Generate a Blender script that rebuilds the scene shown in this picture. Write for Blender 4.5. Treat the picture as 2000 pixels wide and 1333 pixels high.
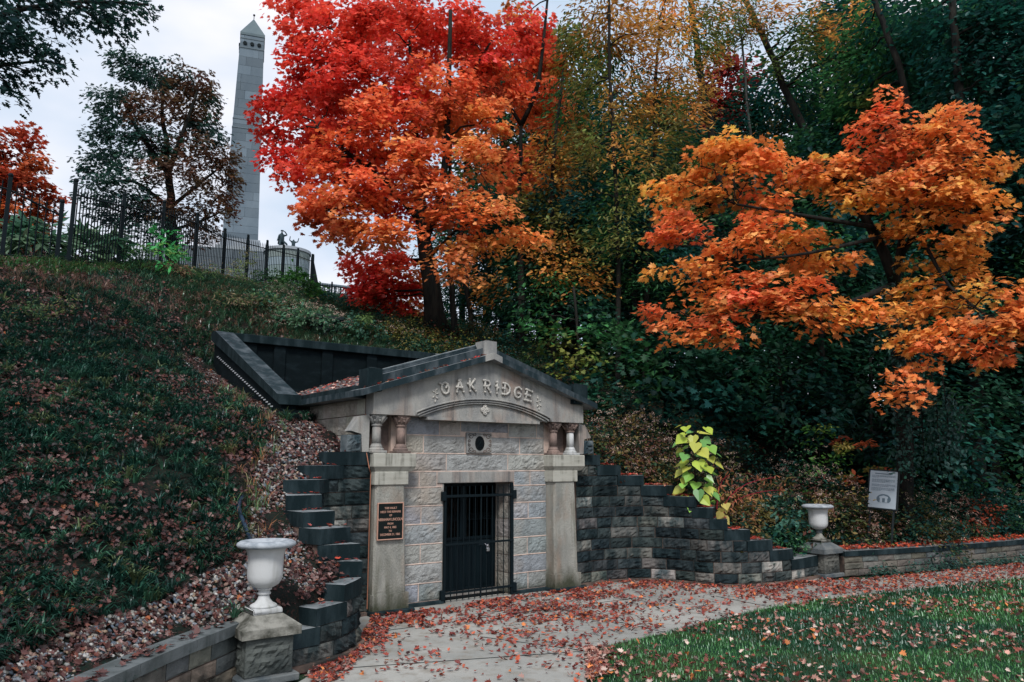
import bpy, math, random
import numpy as np
from mathutils import Vector, noise
for o in list(bpy.data.objects): bpy.data.objects.remove(o)
S = bpy.context.scene
COL = S.collection
rng = np.random.default_rng(7); random.seed(7)

# ---------------------------------------------------------------- camera, sky, sun, exposure
F, HZ, PCX, PCY = 1475.0, 908.0, 1000.0, 666.5          # focal length and horizon row measured on the 2000 px photograph
PITCH = math.atan((HZ - PCY) / F); AZ = math.radians(52.9); EYE = 2.0
cam = bpy.data.cameras.new('camera'); cam.sensor_width = 36; cam.lens = 36 * F / 2000
cam.clip_start = .1; cam.clip_end = 2000
co = bpy.data.objects.new('camera', cam); COL.objects.link(co)
co.location = (0, 0, EYE); co.rotation_euler = (math.pi / 2 + PITCH, 0, AZ - math.pi / 2)
S.camera = co
SUN_EL, SUN_ROT = math.radians(48), math.radians(215)   # soft overcast light from behind the camera, left
w = bpy.data.worlds.new('World'); S.world = w; w.use_nodes = True
nt = w.node_tree; nt.nodes.clear()
out = nt.nodes.new('ShaderNodeOutputWorld'); bg = nt.nodes.new('ShaderNodeBackground')
sky = nt.nodes.new('ShaderNodeTexSky'); sky.sky_type = 'NISHITA'; sky.sun_disc = False
sky.sun_elevation = SUN_EL; sky.sun_rotation = SUN_ROT; sky.dust_density = 3
tc = nt.nodes.new('ShaderNodeTexCoord'); mp = nt.nodes.new('ShaderNodeMapping'); mp.inputs['Scale'].default_value = (1, 1, 2.2)
cn = nt.nodes.new('ShaderNodeTexNoise'); cn.inputs['Scale'].default_value = 2.1; cn.inputs['Detail'].default_value = 5; cn.inputs['Roughness'].default_value = .5
cr = nt.nodes.new('ShaderNodeValToRGB')
cr.color_ramp.elements[0].position = .40; cr.color_ramp.elements[0].color = (4.6, 5.6, 6.9, 1)
cr.color_ramp.elements[1].position = .60; cr.color_ramp.elements[1].color = (8.0, 7.9, 8.3, 1)
mx = nt.nodes.new('ShaderNodeMixRGB'); mx.inputs[0].default_value = .93
nt.links.new(tc.outputs['Generated'], mp.inputs['Vector']); nt.links.new(mp.outputs[0], cn.inputs['Vector'])
nt.links.new(cn.outputs['Fac'], cr.inputs['Fac']); nt.links.new(sky.outputs[0], mx.inputs[1]); nt.links.new(cr.outputs[0], mx.inputs[2])
nt.links.new(mx.outputs[0], bg.inputs['Color']); bg.inputs['Strength'].default_value = .094
nt.links.new(bg.outputs[0], out.inputs['Surface'])
sl = bpy.data.lights.new('sun', 'SUN'); sl.energy = 2.0; sl.angle = math.radians(14); sl.color = (1, .975, .94)
so = bpy.data.objects.new('sun', sl); COL.objects.link(so)
_sd = Vector((math.sin(SUN_ROT) * math.cos(SUN_EL), math.cos(SUN_ROT) * math.cos(SUN_EL), math.sin(SUN_EL)))
so.rotation_euler = _sd.to_track_quat('Z', 'Y').to_euler(); so.location = (0, -5, 30)
S.view_settings.view_transform = 'Standard'; S.view_settings.look = 'None'; S.view_settings.exposure = 0.55; S.view_settings.gamma = 1
S.cycles.max_bounces = 5; S.cycles.diffuse_bounces = 2; S.cycles.transmission_bounces = 3

# ---------------------------------------------------------------- survey helpers: a direction read off the photograph plus a distance gives a place
_r = np.array([math.sin(AZ), -math.cos(AZ), 0]); _fh = np.array([math.cos(AZ), math.sin(AZ), 0])
_f = _fh * math.cos(PITCH) + np.array([0, 0, math.sin(PITCH)]); _u = np.cross(_r, _f)
def at(px, py, d):
    v = _f * F + _r * (px - PCX) - _u * (py - PCY); v = v / math.hypot(v[0], v[1]) * d
    return np.array([v[0], v[1], EYE + v[2]])
# ---------------------------------------------------------------- terrain height function (thin-plate spline through surveyed spots)
CP = [(2.9,7.9,.75),(2.3,7.5,.46),(1.4,6.85,.46),(.4,6.1,.46),(-1.4,4.75,.46),(-4,2.8,.46),(-9,-1,.46),
(3.1,8.7,1.18),(3.45,8.2,.80),(3.35,9.2,1.48),(3.6,9.6,1.72),(4.3,10.0,2.10),(4.45,10.8,2.45),
(4.0,11.3,2.65),(3.9,13.4,3.25),(3.9,15.9,4.1),(2.4,8.9,1.5),(1.46,9.9,2.2),(0.3,7.6,1.15),(-1.5,7,1.4),(-4,6,1.7),
(2.2,12.5,3.35),(0,11,2.9),(-3,11,3.1),(2.5,15.5,4.7),(0,15,4.75),(-4,15,4.9),
(1.64,17.9,6.1),(.7,18.5,6.15),(-2,19.5,6.2),(2.96,20.3,6.75),(5.45,23.4,7.7),(7.1,26,8.1),(8.4,27.75,8.55),(12.86,32.5,9.7),(10.5,30,9.1),
(5,18,5.6),(6.7,16,4.55),(9.3,15.8,4.5),(11.3,18.9,6.0),(9,22,6.9),(13,27,8.3),
(0,24,7.6),(-8,24,7.4),(0,32,8.3),(8,40,9.3),(20,45,9.8),(-15,15,5),(-15,40,9),(-15,5,1.8),
(9.3,11,2.2),(9.4,13,3.2),(9.0,10.1,2.05),(10.6,10,1.5),(11.3,9,.9),(12.3,8.7,.6),(14,8.3,.45),(16,7.8,.42),(19,7.3,.42),(28,6.2,.42),(45,3,.42),
(12,14,3.7),(15,11.5,1.8),(20,10,1.3),(20,17,4.3),(30,15,3.2),(18,26,7.6),(30,28,7.5),(45,20,4),(45,45,9.5),(26,38,9.3),(60,10,1.6)]
_C = np.array(CP, float)
def _U(r2): return np.where(r2 > 0, r2 * np.log(np.maximum(r2, 1e-12)), 0)
_n = len(_C); _K = _U(((_C[:, None, :2] - _C[None, :, :2]) ** 2).sum(-1)) + np.eye(_n) * .3
_P = np.c_[np.ones(_n), _C[:, :2]]; _A = np.zeros((_n + 3, _n + 3)); _A[:_n, :_n] = _K; _A[:_n, _n:] = _P; _A[_n:, :_n] = _P.T
_W = np.linalg.solve(_A, np.r_[_C[:, 2], 0, 0, 0])
def hz(x, y):
    x = np.asarray(x, float); y = np.asarray(y, float); s = x.shape; q = np.c_[x.ravel(), y.ravel()]; o = np.empty(len(q))
    for i in range(0, len(q), 20000):
        p = q[i:i + 20000]; o[i:i + 20000] = _U(((p[:, None, :] - _C[None, :, :2]) ** 2).sum(-1)) @ _W[:-3] + _W[-3] + p @ _W[-2:]
    return o.reshape(s)
def h1(x, y): return float(hz(np.array([x]), np.array([y]))[0])
def hnorm(x, y, e=.15):
    a = (hz(x + e, y) - hz(x - e, y)) / (2 * e); b = (hz(x, y + e) - hz(x, y - e)) / (2 * e)
    n = np.stack([-a, -b, np.ones_like(a)], -1); return n / np.linalg.norm(n, axis=-1, keepdims=True)
def inpoly(x, y, poly):
    P = np.array(poly); c = np.zeros(len(x), bool); j = len(P) - 1
    for i in range(len(P)):
        xi, yi, xj, yj = *P[i], *P[j]
        t = ((yi > y) != (yj > y)) & (x < (xj - xi) * (y - yi) / (yj - yi + 1e-12) + xi); c ^= t; j = i
    return c

# ---------------------------------------------------------------- object helpers
def link(o, parent=None):
    COL.objects.link(o)
    if parent is not None: o.parent = parent
    return o
def tag(o, label=None, cat=None, group=None, kind=None):
    if label: o['label'] = label
    if cat: o['category'] = cat
    if group: o['group'] = group
    if kind: o['kind'] = kind
    return o
def thing(name, label, cat, loc=(0, 0, 0), group=None, rz=0):
    o = bpy.data.objects.new(name, None); o.empty_display_size = .2; o.location = loc; o.rotation_euler = (0, 0, rz)
    return tag(link(o), label, cat, group)
def copytree(src, loc, rz=0, sc=1, label=None):
    r = src.copy(); COL.objects.link(r); r.location = loc; r.rotation_euler = (0, 0, rz); r.scale = (sc, sc, sc) if not hasattr(sc, '__len__') else sc
    if label: r['label'] = label
    for ch in src.children:
        c = ch.copy(); COL.objects.link(c); c.parent = r
        for g in ch.children:
            d = g.copy(); COL.objects.link(d); d.parent = c
    return r
class MB:                                              # a growing mesh
    def __init__(s): s.v = []; s.f = []; s.n = 0; s.c = []; s.usec = False
    def add(s, v, f, col=None):
        v = [tuple(float(q) for q in p) for p in v]; s.f += [[i + s.n for i in a] for a in f]; s.v += v; s.n += len(v)
        if col is not None: s.usec = True
        s.c += [tuple(col) if col is not None else (1, 1, 1)] * len(v)
        return s
    def box(s, x0, x1, y0, y1, z0, z1, col=None, b=0.0):
        if b > 0:
            b = min(b, (x1 - x0) / 3, (y1 - y0) / 3, (z1 - z0) / 3)
            v = []; idx = {}
            for i, (X, sx) in enumerate(((x0, 1), (x1, -1))):
                for j, (Y, sy) in enumerate(((y0, 1), (y1, -1))):
                    for k, (Z, sz) in enumerate(((z0, 1), (z1, -1))):
                        for a in range(3):
                            idx[i, j, k, a] = len(v)
                            v.append((X + (0 if a == 0 else b * sx), Y + (0 if a == 1 else b * sy), Z + (0 if a == 2 else b * sz)))
            f = []
            for a in range(3):
                for t in (0, 1):
                    q = []
                    for (p, r) in ((0, 0), (1, 0), (1, 1), (0, 1)):
                        ijk = [0, 0, 0]; ijk[a] = t; o = [m for m in range(3) if m != a]; ijk[o[0]] = p; ijk[o[1]] = r
                        q.append(idx[(*ijk, a)])
                    f.append(q if (t ^ (a == 1)) else q[::-1])
            for a in range(3):                          # edges parallel to axis a
                o = [m for m in range(3) if m != a]
                for p in (0, 1):
                    for r in (0, 1):
                        e = []
                        for t in (0, 1):
                            ijk = [0, 0, 0]; ijk[a] = t; ijk[o[0]] = p; ijk[o[1]] = r
                            e.append((idx[(*ijk, o[0])], idx[(*ijk, o[1])]))
                        q = [e[0][0], e[1][0], e[1][1], e[0][1]]
                        f.append(q)
            for i in (0, 1):
                for j in (0, 1):
                    for k in (0, 1): f.append([idx[i, j, k, 0], idx[i, j, k, 1], idx[i, j, k, 2]])
            return s.add(v, f, col)
        v = [(x0,y0,z0),(x1,y0,z0),(x1,y1,z0),(x0,y1,z0),(x0,y0,z1),(x1,y0,z1),(x1,y1,z1),(x0,y1,z1)]
        return s.add(v, [(0,3,2,1),(4,5,6,7),(0,1,5,4),(1,2,6,5),(2,3,7,6),(3,0,4,7)], col)
    def prism(s, poly, a0, a1, axis='z', col=None):     # polygon extruded along an axis
        n = len(poly)
        def P(p, a): return {'z': (p[0], p[1], a), 'y': (p[0], a, p[1]), 'x': (a, p[0], p[1])}[axis]
        v = [P(p, a0) for p in poly] + [P(p, a1) for p in poly]
        return s.add(v, [list(range(n))[::-1], list(range(n, 2 * n))] + [(i, (i + 1) % n, n + (i + 1) % n, n + i) for i in range(n)], col)
    def tube(s, pts, rad, sides=6, col=None, cap=True, jit=0):
        pts = np.array(pts, float); m = len(pts); rad = np.broadcast_to(np.asarray(rad, float), (m,))
        t = np.gradient(pts, axis=0); t /= np.linalg.norm(t, axis=1, keepdims=True) + 1e-9
        up = np.array([0, 0, 1.]) if abs(t[0][2]) < .9 else np.array([1., 0, 0]); v = []
        for i in range(m):
            a = np.cross(t[i], up); a /= np.linalg.norm(a) + 1e-9; b = np.cross(t[i], a); up = np.cross(a, t[i]) if abs(np.dot(a, a)) > 0 else up
            for k in range(sides):
                th = 2 * math.pi * k / sides; rr = rad[i] * (1 + (random.uniform(-jit, jit) if jit else 0))
                v.append(pts[i] + rr * (math.cos(th) * a + math.sin(th) * b))
        f = [(i * sides + k, i * sides + (k + 1) % sides, (i + 1) * sides + (k + 1) % sides, (i + 1) * sides + k) for i in range(m - 1) for k in range(sides)]
        if cap: f += [list(range(sides))[::-1], list(range((m - 1) * sides, m * sides))]
        return s.add(v, f, col)
    def lathe(s, prof, cx=0, cy=0, seg=28, col=None):
        v = []; m = len(prof)
        for (r, z) in prof:
            for k in range(seg): v.append((cx + r * math.cos(2 * math.pi * k / seg), cy + r * math.sin(2 * math.pi * k / seg), z))
        f = [(i * seg + k, i * seg + (k + 1) % seg, (i + 1) * seg + (k + 1) % seg, (i + 1) * seg + k) for i in range(m - 1) for k in range(seg)]
        return s.add(v, f + [list(range(seg))[::-1], list(range((m - 1) * seg, m * seg))], col)
    def sphere(s, c, r, col=None, seg=8, ring=6):
        r = (r, r, r) if not hasattr(r, '__len__') else r
        v = [(c[0], c[1], c[2] - r[2])]
        for i in range(1, ring):
            ph = -math.pi / 2 + math.pi * i / ring
            v += [(c[0] + r[0] * math.cos(ph) * math.cos(2 * math.pi * k / seg), c[1] + r[1] * math.cos(ph) * math.sin(2 * math.pi * k / seg), c[2] + r[2] * math.sin(ph)) for k in range(seg)]
        v.append((c[0], c[1], c[2] + r[2])); L = len(v) - 1
        f = [(0, 1 + (k + 1) % seg, 1 + k) for k in range(seg)] + [(L, 1 + (ring - 2) * seg + k, 1 + (ring - 2) * seg + (k + 1) % seg) for k in range(seg)]
        for i in range(ring - 2): f += [(1 + i * seg + k, 1 + i * seg + (k + 1) % seg, 1 + (i + 1) * seg + (k + 1) % seg, 1 + (i + 1) * seg + k) for k in range(seg)]
        return s.add(v, f, col)
    def build(s, name, mat, parent=None, smooth=False, top=None):
        me = bpy.data.meshes.new(name); me.from_pydata(s.v, [], s.f); me.materials.append(mat)
        if s.usec:
            a = me.color_attributes.new('Col', 'FLOAT_COLOR', 'POINT'); c = np.ones((len(s.v), 4), np.float32); c[:, :3] = np.array(s.c); a.data.foreach_set('color', c.ravel())
        if smooth: me.polygons.foreach_set('use_smooth', [True] * len(me.polygons))
        me.update()
        if top is not None:                             # faces turned up or down get the paler second material
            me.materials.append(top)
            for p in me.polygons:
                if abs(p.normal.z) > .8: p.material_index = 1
        return link(bpy.data.objects.new(name, me), parent)
def npmesh(name, V, loops, starts, totals, mat, parent=None, col=None, smooth=False, linkit=True):
    me = bpy.data.meshes.new(name); me.vertices.add(len(V)); me.vertices.foreach_set('co', V.astype(np.float32).ravel())
    me.loops.add(len(loops)); me.loops.foreach_set('vertex_index', loops.astype(np.int32))
    me.polygons.add(len(starts)); me.polygons.foreach_set('loop_start', starts.astype(np.int32)); me.polygons.foreach_set('loop_total', totals.astype(np.int32))
    if smooth: me.polygons.foreach_set('use_smooth', np.ones(len(starts), bool))
    me.materials.append(mat)
    if col is not None:
        a = me.color_attributes.new('Col', 'FLOAT_COLOR', 'POINT'); c = np.ones((len(V), 4), np.float32); c[:, :3] = col; a.data.foreach_set('color', c.ravel())
    me.update(calc_edges=True)
    o = bpy.data.objects.new(name, me)
    return link(o, parent) if linkit else o
def scatter(name, tmpl, C, R, S_, col, mat, parent=None, smooth=False):
    """one mesh of many copies of a small template: C centres, R rotation matrices, S_ sizes, col colours"""
    tv, tf = tmpl; tv = np.array(tv, float); k = len(tv); N = len(C)
    if S_.ndim == 1: S_ = S_[:, None]
    V = np.einsum('nij,nkj->nki', R, tv[None] * (S_[:, None, :] if S_.shape[1] == 3 else S_[:, None, :])) + C[:, None]
    fl = np.concatenate([np.array(f) for f in tf]); L = len(fl); tt = np.array([len(f) for f in tf]); ts = np.r_[0, np.cumsum(tt)[:-1]]
    off = np.arange(N)
    return npmesh(name, V.reshape(-1, 3), (fl[None] + (off * k)[:, None]).ravel(), (ts[None] + (off * L)[:, None]).ravel(), np.tile(tt, N), mat, parent, np.repeat(col, k, axis=0), smooth)
def frames(nrm, tip):                                   # matrices whose y is the leaf's tip and z its face normal
    n = nrm / (np.linalg.norm(nrm, axis=1, keepdims=True) + 1e-9)
    t = tip - (tip * n).sum(1, keepdims=True) * n; t /= np.linalg.norm(t, axis=1, keepdims=True) + 1e-9
    return np.stack([np.cross(t, n), t, n], -1)
def sub(name, fn, mat, parent, smooth=False):
    m = MB(); fn(m); return m.build(name, mat, parent, smooth)

# ---------------------------------------------------------------- materials
def mat(name, base=(.5,.5,.5), rough=.85, bump=0, bscale=30, c2=None, nscale=4, attr=False, metal=0, stretch=(1,1,1), lo=.4, hi=.6, c3=None, n3=20, spec=.12, detail=6, damp=None, streak=None):
    m = bpy.data.materials.new(name); m.use_nodes = True; n = m.node_tree.nodes; l = m.node_tree.links; b = n['Principled BSDF']
    b.inputs['Roughness'].default_value = rough; b.inputs['Metallic'].default_value = metal; b.inputs['Specular IOR Level'].default_value = spec
    tc = n.new('ShaderNodeTexCoord'); mp = n.new('ShaderNodeMapping'); mp.inputs['Scale'].default_value = stretch; l.new(tc.outputs['Object'], mp.inputs[0])
    if attr:
        a = n.new('ShaderNodeVertexColor'); a.layer_name = 'Col'; cur = a.outputs[0]
    else:
        r = n.new('ShaderNodeRGB'); r.outputs[0].default_value = (*base, 1); cur = r.outputs[0]
    def ns(scale, det=detail):
        t = n.new('ShaderNodeTexNoise'); t.inputs['Scale'].default_value = scale; t.inputs['Detail'].default_value = det; t.inputs['Roughness'].default_value = .6; l.new(mp.outputs[0], t.inputs['Vector']); return t.outputs['Fac']
    def mix(fac, a, cc, ty='MIX'):
        q = n.new('ShaderNodeMixRGB'); q.blend_type = ty; l.new(fac, q.inputs[0]); l.new(a, q.inputs[1])
        q.inputs[2].default_value = (*cc, 1); return q.outputs[0]
    def ramp(f, a, bb):
        q = n.new('ShaderNodeMapRange'); q.inputs[1].default_value = a; q.inputs[2].default_value = bb; l.new(f, q.inputs[0]); return q.outputs[0]
    if c2 is not None: cur = mix(ramp(ns(nscale), lo, hi), cur, c2, 'MULTIPLY' if attr else 'MIX')
    if c3 is not None: cur = mix(ramp(ns(n3, 3), .5, .72), cur, c3)
    if streak:                                          # rain run-off streaks: noise drawn out vertically, broken up by patches
        m2 = n.new('ShaderNodeMapping'); m2.inputs['Scale'].default_value = (16, 16, 1.1); l.new(tc.outputs['Object'], m2.inputs[0]); s1 = n.new('ShaderNodeTexNoise'); s1.inputs['Scale'].default_value = 1; s1.inputs['Detail'].default_value = 4; l.new(m2.outputs[0], s1.inputs['Vector'])
        mm = n.new('ShaderNodeMath'); mm.operation = 'MULTIPLY'; l.new(ramp(s1.outputs['Fac'], .48, .68), mm.inputs[0]); l.new(ramp(ns(2.2, 2), .40, .62), mm.inputs[1])
        ms_ = n.new('ShaderNodeMath'); ms_.operation = 'MULTIPLY'; l.new(mm.outputs[0], ms_.inputs[0]); ms_.inputs[1].default_value = .8; cur = mix(ms_.outputs[0], cur, streak)
    if damp:                                            # mossy rising-damp stain with a ragged slanting upper edge
        sx = n.new('ShaderNodeSeparateXYZ'); l.new(tc.outputs['Object'], sx.inputs[0]); ma = n.new('ShaderNodeMath'); ma.operation = 'MULTIPLY_ADD'; l.new(ns(7, 3), ma.inputs[0]); ma.inputs[1].default_value = -.5; l.new(sx.outputs[2], ma.inputs[2])
        mr = n.new('ShaderNodeMapRange'); mr.inputs[1].default_value = damp[0]; mr.inputs[2].default_value = damp[0] - .34; l.new(ma.outputs[0], mr.inputs[0]); cur = mix(mr.outputs[0], cur, damp[1])
    l.new(cur, b.inputs['Base Color'])
    if bump:
        bp = n.new('ShaderNodeBump'); bp.inputs['Strength'].default_value = bump; bp.inputs['Distance'].default_value = .02; l.new(ns(bscale, 8), bp.inputs['Height']); l.new(bp.outputs[0], b.inputs['Normal'])
    return m
def leafmat(name, trans=.42, rough=.5, gloss=.015):
    m = bpy.data.materials.new(name); m.use_nodes = True; n = m.node_tree.nodes; l = m.node_tree.links; n.clear()
    a = n.new('ShaderNodeVertexColor'); a.layer_name = 'Col'; d = n.new('ShaderNodeBsdfDiffuse'); t = n.new('ShaderNodeBsdfTranslucent'); g = n.new('ShaderNodeBsdfGlossy')
    g.inputs['Roughness'].default_value = rough; g.inputs['Color'].default_value = (.8, .85, .9, 1)
    m1 = n.new('ShaderNodeMixShader'); m1.inputs[0].default_value = trans; m2 = n.new('ShaderNodeMixShader'); m2.inputs[0].default_value = gloss; o = n.new('ShaderNodeOutputMaterial')
    l.new(a.outputs[0], d.inputs[0]); l.new(a.outputs[0], t.inputs[0]); l.new(d.outputs[0], m1.inputs[1]); l.new(t.outputs[0], m1.inputs[2])
    l.new(m1.outputs[0], m2.inputs[1]); l.new(g.outputs[0], m2.inputs[2]); l.new(m2.outputs[0], o.inputs[0]); return m
M = {}
M['face'] = mat('pale_sandstone', attr=True, damp=(.02, (.07,.08,.06)), bump=1.3, bscale=48, c2=(.62,.61,.60), nscale=6, lo=.45, hi=.7, c3=(.37,.32,.27), n3=.9)
M['smooth'] = mat('dressed_sandstone', (.31,.305,.285), streak=(.10,.105,.105), bump=.5, bscale=60, c2=(.17,.175,.18), nscale=3.0, stretch=(1,1,.5), lo=.42, hi=.70, c3=(.27,.20,.165), n3=2.2)
M['pillar'] = mat('tooled_sandstone', (.345,.34,.305), streak=(.15,.15,.12), damp=(.16, (.06,.065,.045)), bump=1.0, bscale=75, c2=(.19,.195,.18), nscale=3.2, stretch=(1,1,.4), lo=.42, hi=.7, c3=(.27,.2,.15), n3=2.3)
M['cap'] = mat('yellow_sandstone', (.385,.38,.335), streak=(.12,.12,.10), bump=.25, bscale=40, c2=(.30,.29,.25), nscale=3, stretch=(.6,.6,4), lo=.45, hi=.75)
M['red'] = mat('red_sandstone', (.25,.18,.155), bump=.2, bscale=60, c2=(.13,.10,.09), nscale=5)
M['mortar'] = mat('pink_mortar', (.60,.46,.39), bump=.3, bscale=120, c2=(.40,.32,.28), nscale=6)
M['dark'] = mat('sooted_coping_stone', (.006,.014,.017), rough=.9, bump=.35, bscale=70, c2=(.028,.045,.052), nscale=5, stretch=(1,1,.3), lo=.45, hi=.75)
M['cope'] = mat('weathered_roof_stone', (.014,.026,.032), rough=.85, bump=.3, bscale=60, c2=(.10,.12,.135), nscale=4, stretch=(1,1,.35), lo=.46, hi=.76)
M['paletop'] = mat('pale_stone_top', (.20,.22,.23), bump=.35, bscale=80, c2=(.07,.085,.09), nscale=5, lo=.45, hi=.7)
M['letter'] = mat('carved_letter_stone', (.47,.45,.41), bump=.3, bscale=60, c2=(.33,.32,.30), nscale=9)
M['topcope'] = mat('greyed_coping', (.125,.14,.145), streak=(.04,.05,.05), bump=.35, bscale=80, c2=(.05,.06,.06), nscale=2.6, lo=.45, hi=.7)
M['soot'] = mat('sooted_rock_face', attr=True, rough=.85, bump=1.0, bscale=26, c2=(.22,.31,.35), nscale=4.2, stretch=(1.2,1.2,.5), lo=.38, hi=.60)
M['lowwall'] = mat('brown_wall_stone', attr=True, bump=.7, bscale=30, c2=(.30,.34,.36), nscale=2.6, lo=.42, hi=.66)
M['joint'] = mat('dark_joint', (.035,.034,.032), bump=.3, bscale=90, c2=(.16,.11,.09), nscale=3)
M['black'] = mat('black_stone_wall', (.002,.006,.008), rough=.85, bump=.4, bscale=30, c2=(.011,.020,.025), nscale=3, stretch=(1,1,2.5), lo=.5, hi=.85)
M['iron'] = mat('black_painted_iron', (.005,.010,.013), rough=.6, spec=.08, bump=.1, bscale=90)
M['door'] = mat('dark_teal_painted_door', (.002,.006,.009), rough=.5, spec=.12, bump=.15, bscale=40, c2=(.004,.011,.015), nscale=3, stretch=(3,3,.4))
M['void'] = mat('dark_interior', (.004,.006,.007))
M['bronze'] = mat('dark_bronze_plate', (.01,.014,.014), rough=.5, metal=.3)
M['copper'] = mat('copper_lettering', (.50,.29,.22), rough=.5, metal=.2)
M['urn'] = mat('white_cast_urn', (.49,.50,.505), streak=(.26,.26,.24), rough=.6, bump=.12, bscale=90, c2=(.30,.31,.30), nscale=3.5, stretch=(1,1,.5), lo=.45, hi=.8)
M['urnrim'] = mat('weathered_urn_rim', (.36,.39,.42), rough=.7, bump=.2, bscale=60, c2=(.22,.25,.28), nscale=9)
M['pedcap'] = mat('pedestal_cap_stone', (.24,.235,.21), streak=(.04,.045,.04), bump=.5, bscale=50, c2=(.055,.055,.045), nscale=5, lo=.42, hi=.62)
M['pedcapd'] = mat('dark_pedestal_cap_stone', (.07,.085,.095), bump=.4, bscale=50, c2=(.14,.15,.15), nscale=4)
M['granite'] = mat('monument_granite', attr=True, bump=.15, bscale=5, c2=(.8,.83,.86), nscale=.5, stretch=(1,1,.4))
M['bark'] = mat('dark_bark', (.009,.010,.010), rough=.95, bump=.9, bscale=30, c2=(.022,.021,.018), nscale=8, stretch=(1,1,.25))
M['barkg'] = mat('grey_bark', (.07,.075,.07), rough=.95, bump=.8, bscale=30, c2=(.03,.03,.028), nscale=8, stretch=(1,1,.25))
M['concrete'] = mat('path_concrete', (.345,.34,.315), bump=.25, bscale=90, c2=(.20,.205,.195), nscale=.8, lo=.38, hi=.72, c3=(.22,.2,.17), n3=5)
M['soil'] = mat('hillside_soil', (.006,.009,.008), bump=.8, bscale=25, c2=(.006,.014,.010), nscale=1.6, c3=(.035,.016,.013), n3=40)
M['lawnbase'] = mat('lawn_soil', (.010,.035,.020), bump=.6, bscale=50, c2=(.035,.045,.02), nscale=1.2)
M['roof'] = mat('concrete_roof_slab', (.13,.13,.135), bump=.2, bscale=60, c2=(.085,.09,.095), nscale=3)
M['leaf'] = leafmat('foliage'); M['litter'] = leafmat('fallen_leaf', .12, .6, .03); M['grass'] = leafmat('grass_blade', .3, .35, .045); M['waxy'] = leafmat('waxy_leaf', .2, .35, .03)
M['pebble'] = mat('river_pebble', attr=True, rough=.6, bump=.1, bscale=60)
M['plastic'] = mat('pale_plastic_edging', (.45,.47,.50), rough=.4)
M['hose'] = mat('dark_drain_hose', (.02,.035,.06), rough=.35)
M['signp'] = mat('sign_panel', (.36,.42,.47), rough=.5)
M['signd'] = mat('sign_print', (.10,.14,.17), rough=.6)
M['signf'] = mat('sign_frame', (.015,.02,.022), rough=.5)
M['stat'] = mat('dark_bronze_statue', (.03,.05,.06), rough=.6, metal=.3)

# ---------------------------------------------------------------- plan curves of the two stepped walls
def spline(P, n=400):
    P = np.array(P, float); Q = np.vstack([2 * P[0] - P[1], P, 2 * P[-1] - P[-2]]); o = []
    for i in range(1, len(Q) - 2):
        for t in np.linspace(0, 1, 24, endpoint=False):
            o.append(.5 * ((2 * Q[i]) + (-Q[i-1] + Q[i+1]) * t + (2*Q[i-1] - 5*Q[i] + 4*Q[i+1] - Q[i+2]) * t*t + (-Q[i-1] + 3*Q[i] - 3*Q[i+1] + Q[i+2]) * t**3))
    o.append(Q[-2]); o = np.array(o); s = np.r_[0, np.cumsum(np.linalg.norm(np.diff(o, axis=0), axis=1))]; u = np.linspace(0, s[-1], n)
    return np.c_[np.interp(u, s, o[:, 0]), np.interp(u, s, o[:, 1])], u
class Curve:
    def __init__(s, P, side):
        s.p, s.u = spline(P); t = np.gradient(s.p, axis=0); t /= np.linalg.norm(t, axis=1, keepdims=True); s.n = side * np.c_[-t[:, 1], t[:, 0]]; s.L = s.u[-1]
    def pt(s, u, off=0):                                # off > 0 is towards the court
        x = np.interp(u, s.u, s.p[:, 0]); y = np.interp(u, s.u, s.p[:, 1]); a = np.interp(u, s.u, s.n[:, 0]); b = np.interp(u, s.u, s.n[:, 1])
        return x + a * off, y + b * off
    def near(s, q): return float(s.u[np.argmin(((s.p - np.array(q)) ** 2).sum(1))])
LC = Curve([(4.84,9.62),(4.6,9.6),(4.331,9.55),(4.099,9.45),(3.913,9.25),(3.85,9.0),(3.89,8.7),(3.98,8.44),(4.02,8.25),(3.94,8.05),(3.60,7.73),(3.22,7.55),(2.93,7.48)], 1)
RC = Curve([(8.66,9.66),(9.0,9.72),(9.4,9.72),(9.95,9.58),(10.25,9.28),(10.42,8.8),(10.52,8.42),(10.78,8.1),(11.2,7.93),(11.65,7.84),(12.3,7.84),(12.9,7.90)], -1)
LS = [LC.near(q) for q in [(4.331,9.55),(4.099,9.45),(3.913,9.25),(3.86,9.0),(3.90,8.7),(3.98,8.44),(4.02,8.27),(3.97,8.09),(3.60,7.73),(3.22,7.55)]] + [LC.L]
def step_s(C, px, z):
    best = None
    for u in np.linspace(0, C.L, 900):
        x, y = C.pt(u); v = np.array([x, y, z - EYE]); zc = v @ _f
        d = abs(PCX + F * (v @ _r) / zc - px)
        if best is None or d < best[0]: best = (d, u)
    return best[1]
ZK = [2.17 - .178 * k for k in range(12)]
RS = [step_s(RC, px, ZK[k]) for k, px in enumerate([1170, 1211, 1257, 1302, 1358, 1392, 1420, 1463, 1507, 1547])] + [RC.L]

# ---------------------------------------------------------------- ground
g = MB(); g.box(-400, 400, -400, 400, -.5, -.02)
tag(g.build('ground', M['lawnbase']), kind='structure')
LAWN = [(5.05,5.53),(5.81,6.37),(6.41,6.45),(7.2,6.49),(8.33,6.62),(9.64,6.70),(10.71,6.62),(11.94,6.42),(13.76,6.08),(15.85,5.66),(24,3.6),(50,-4)]
ln = MB(); poly = LAWN + [(60,-60),(-1.0,-60),(-1.0,-1.1)]
# the lawn: a gently uneven sheet
gx = np.arange(3, 40, .25); gy = np.arange(-12, 7.2, .25)
m = MB(); m.prism([(x, y) for x, y in poly], -.12, -.001); tag(m.build('lawn', M['lawnbase']), kind='structure')
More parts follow.
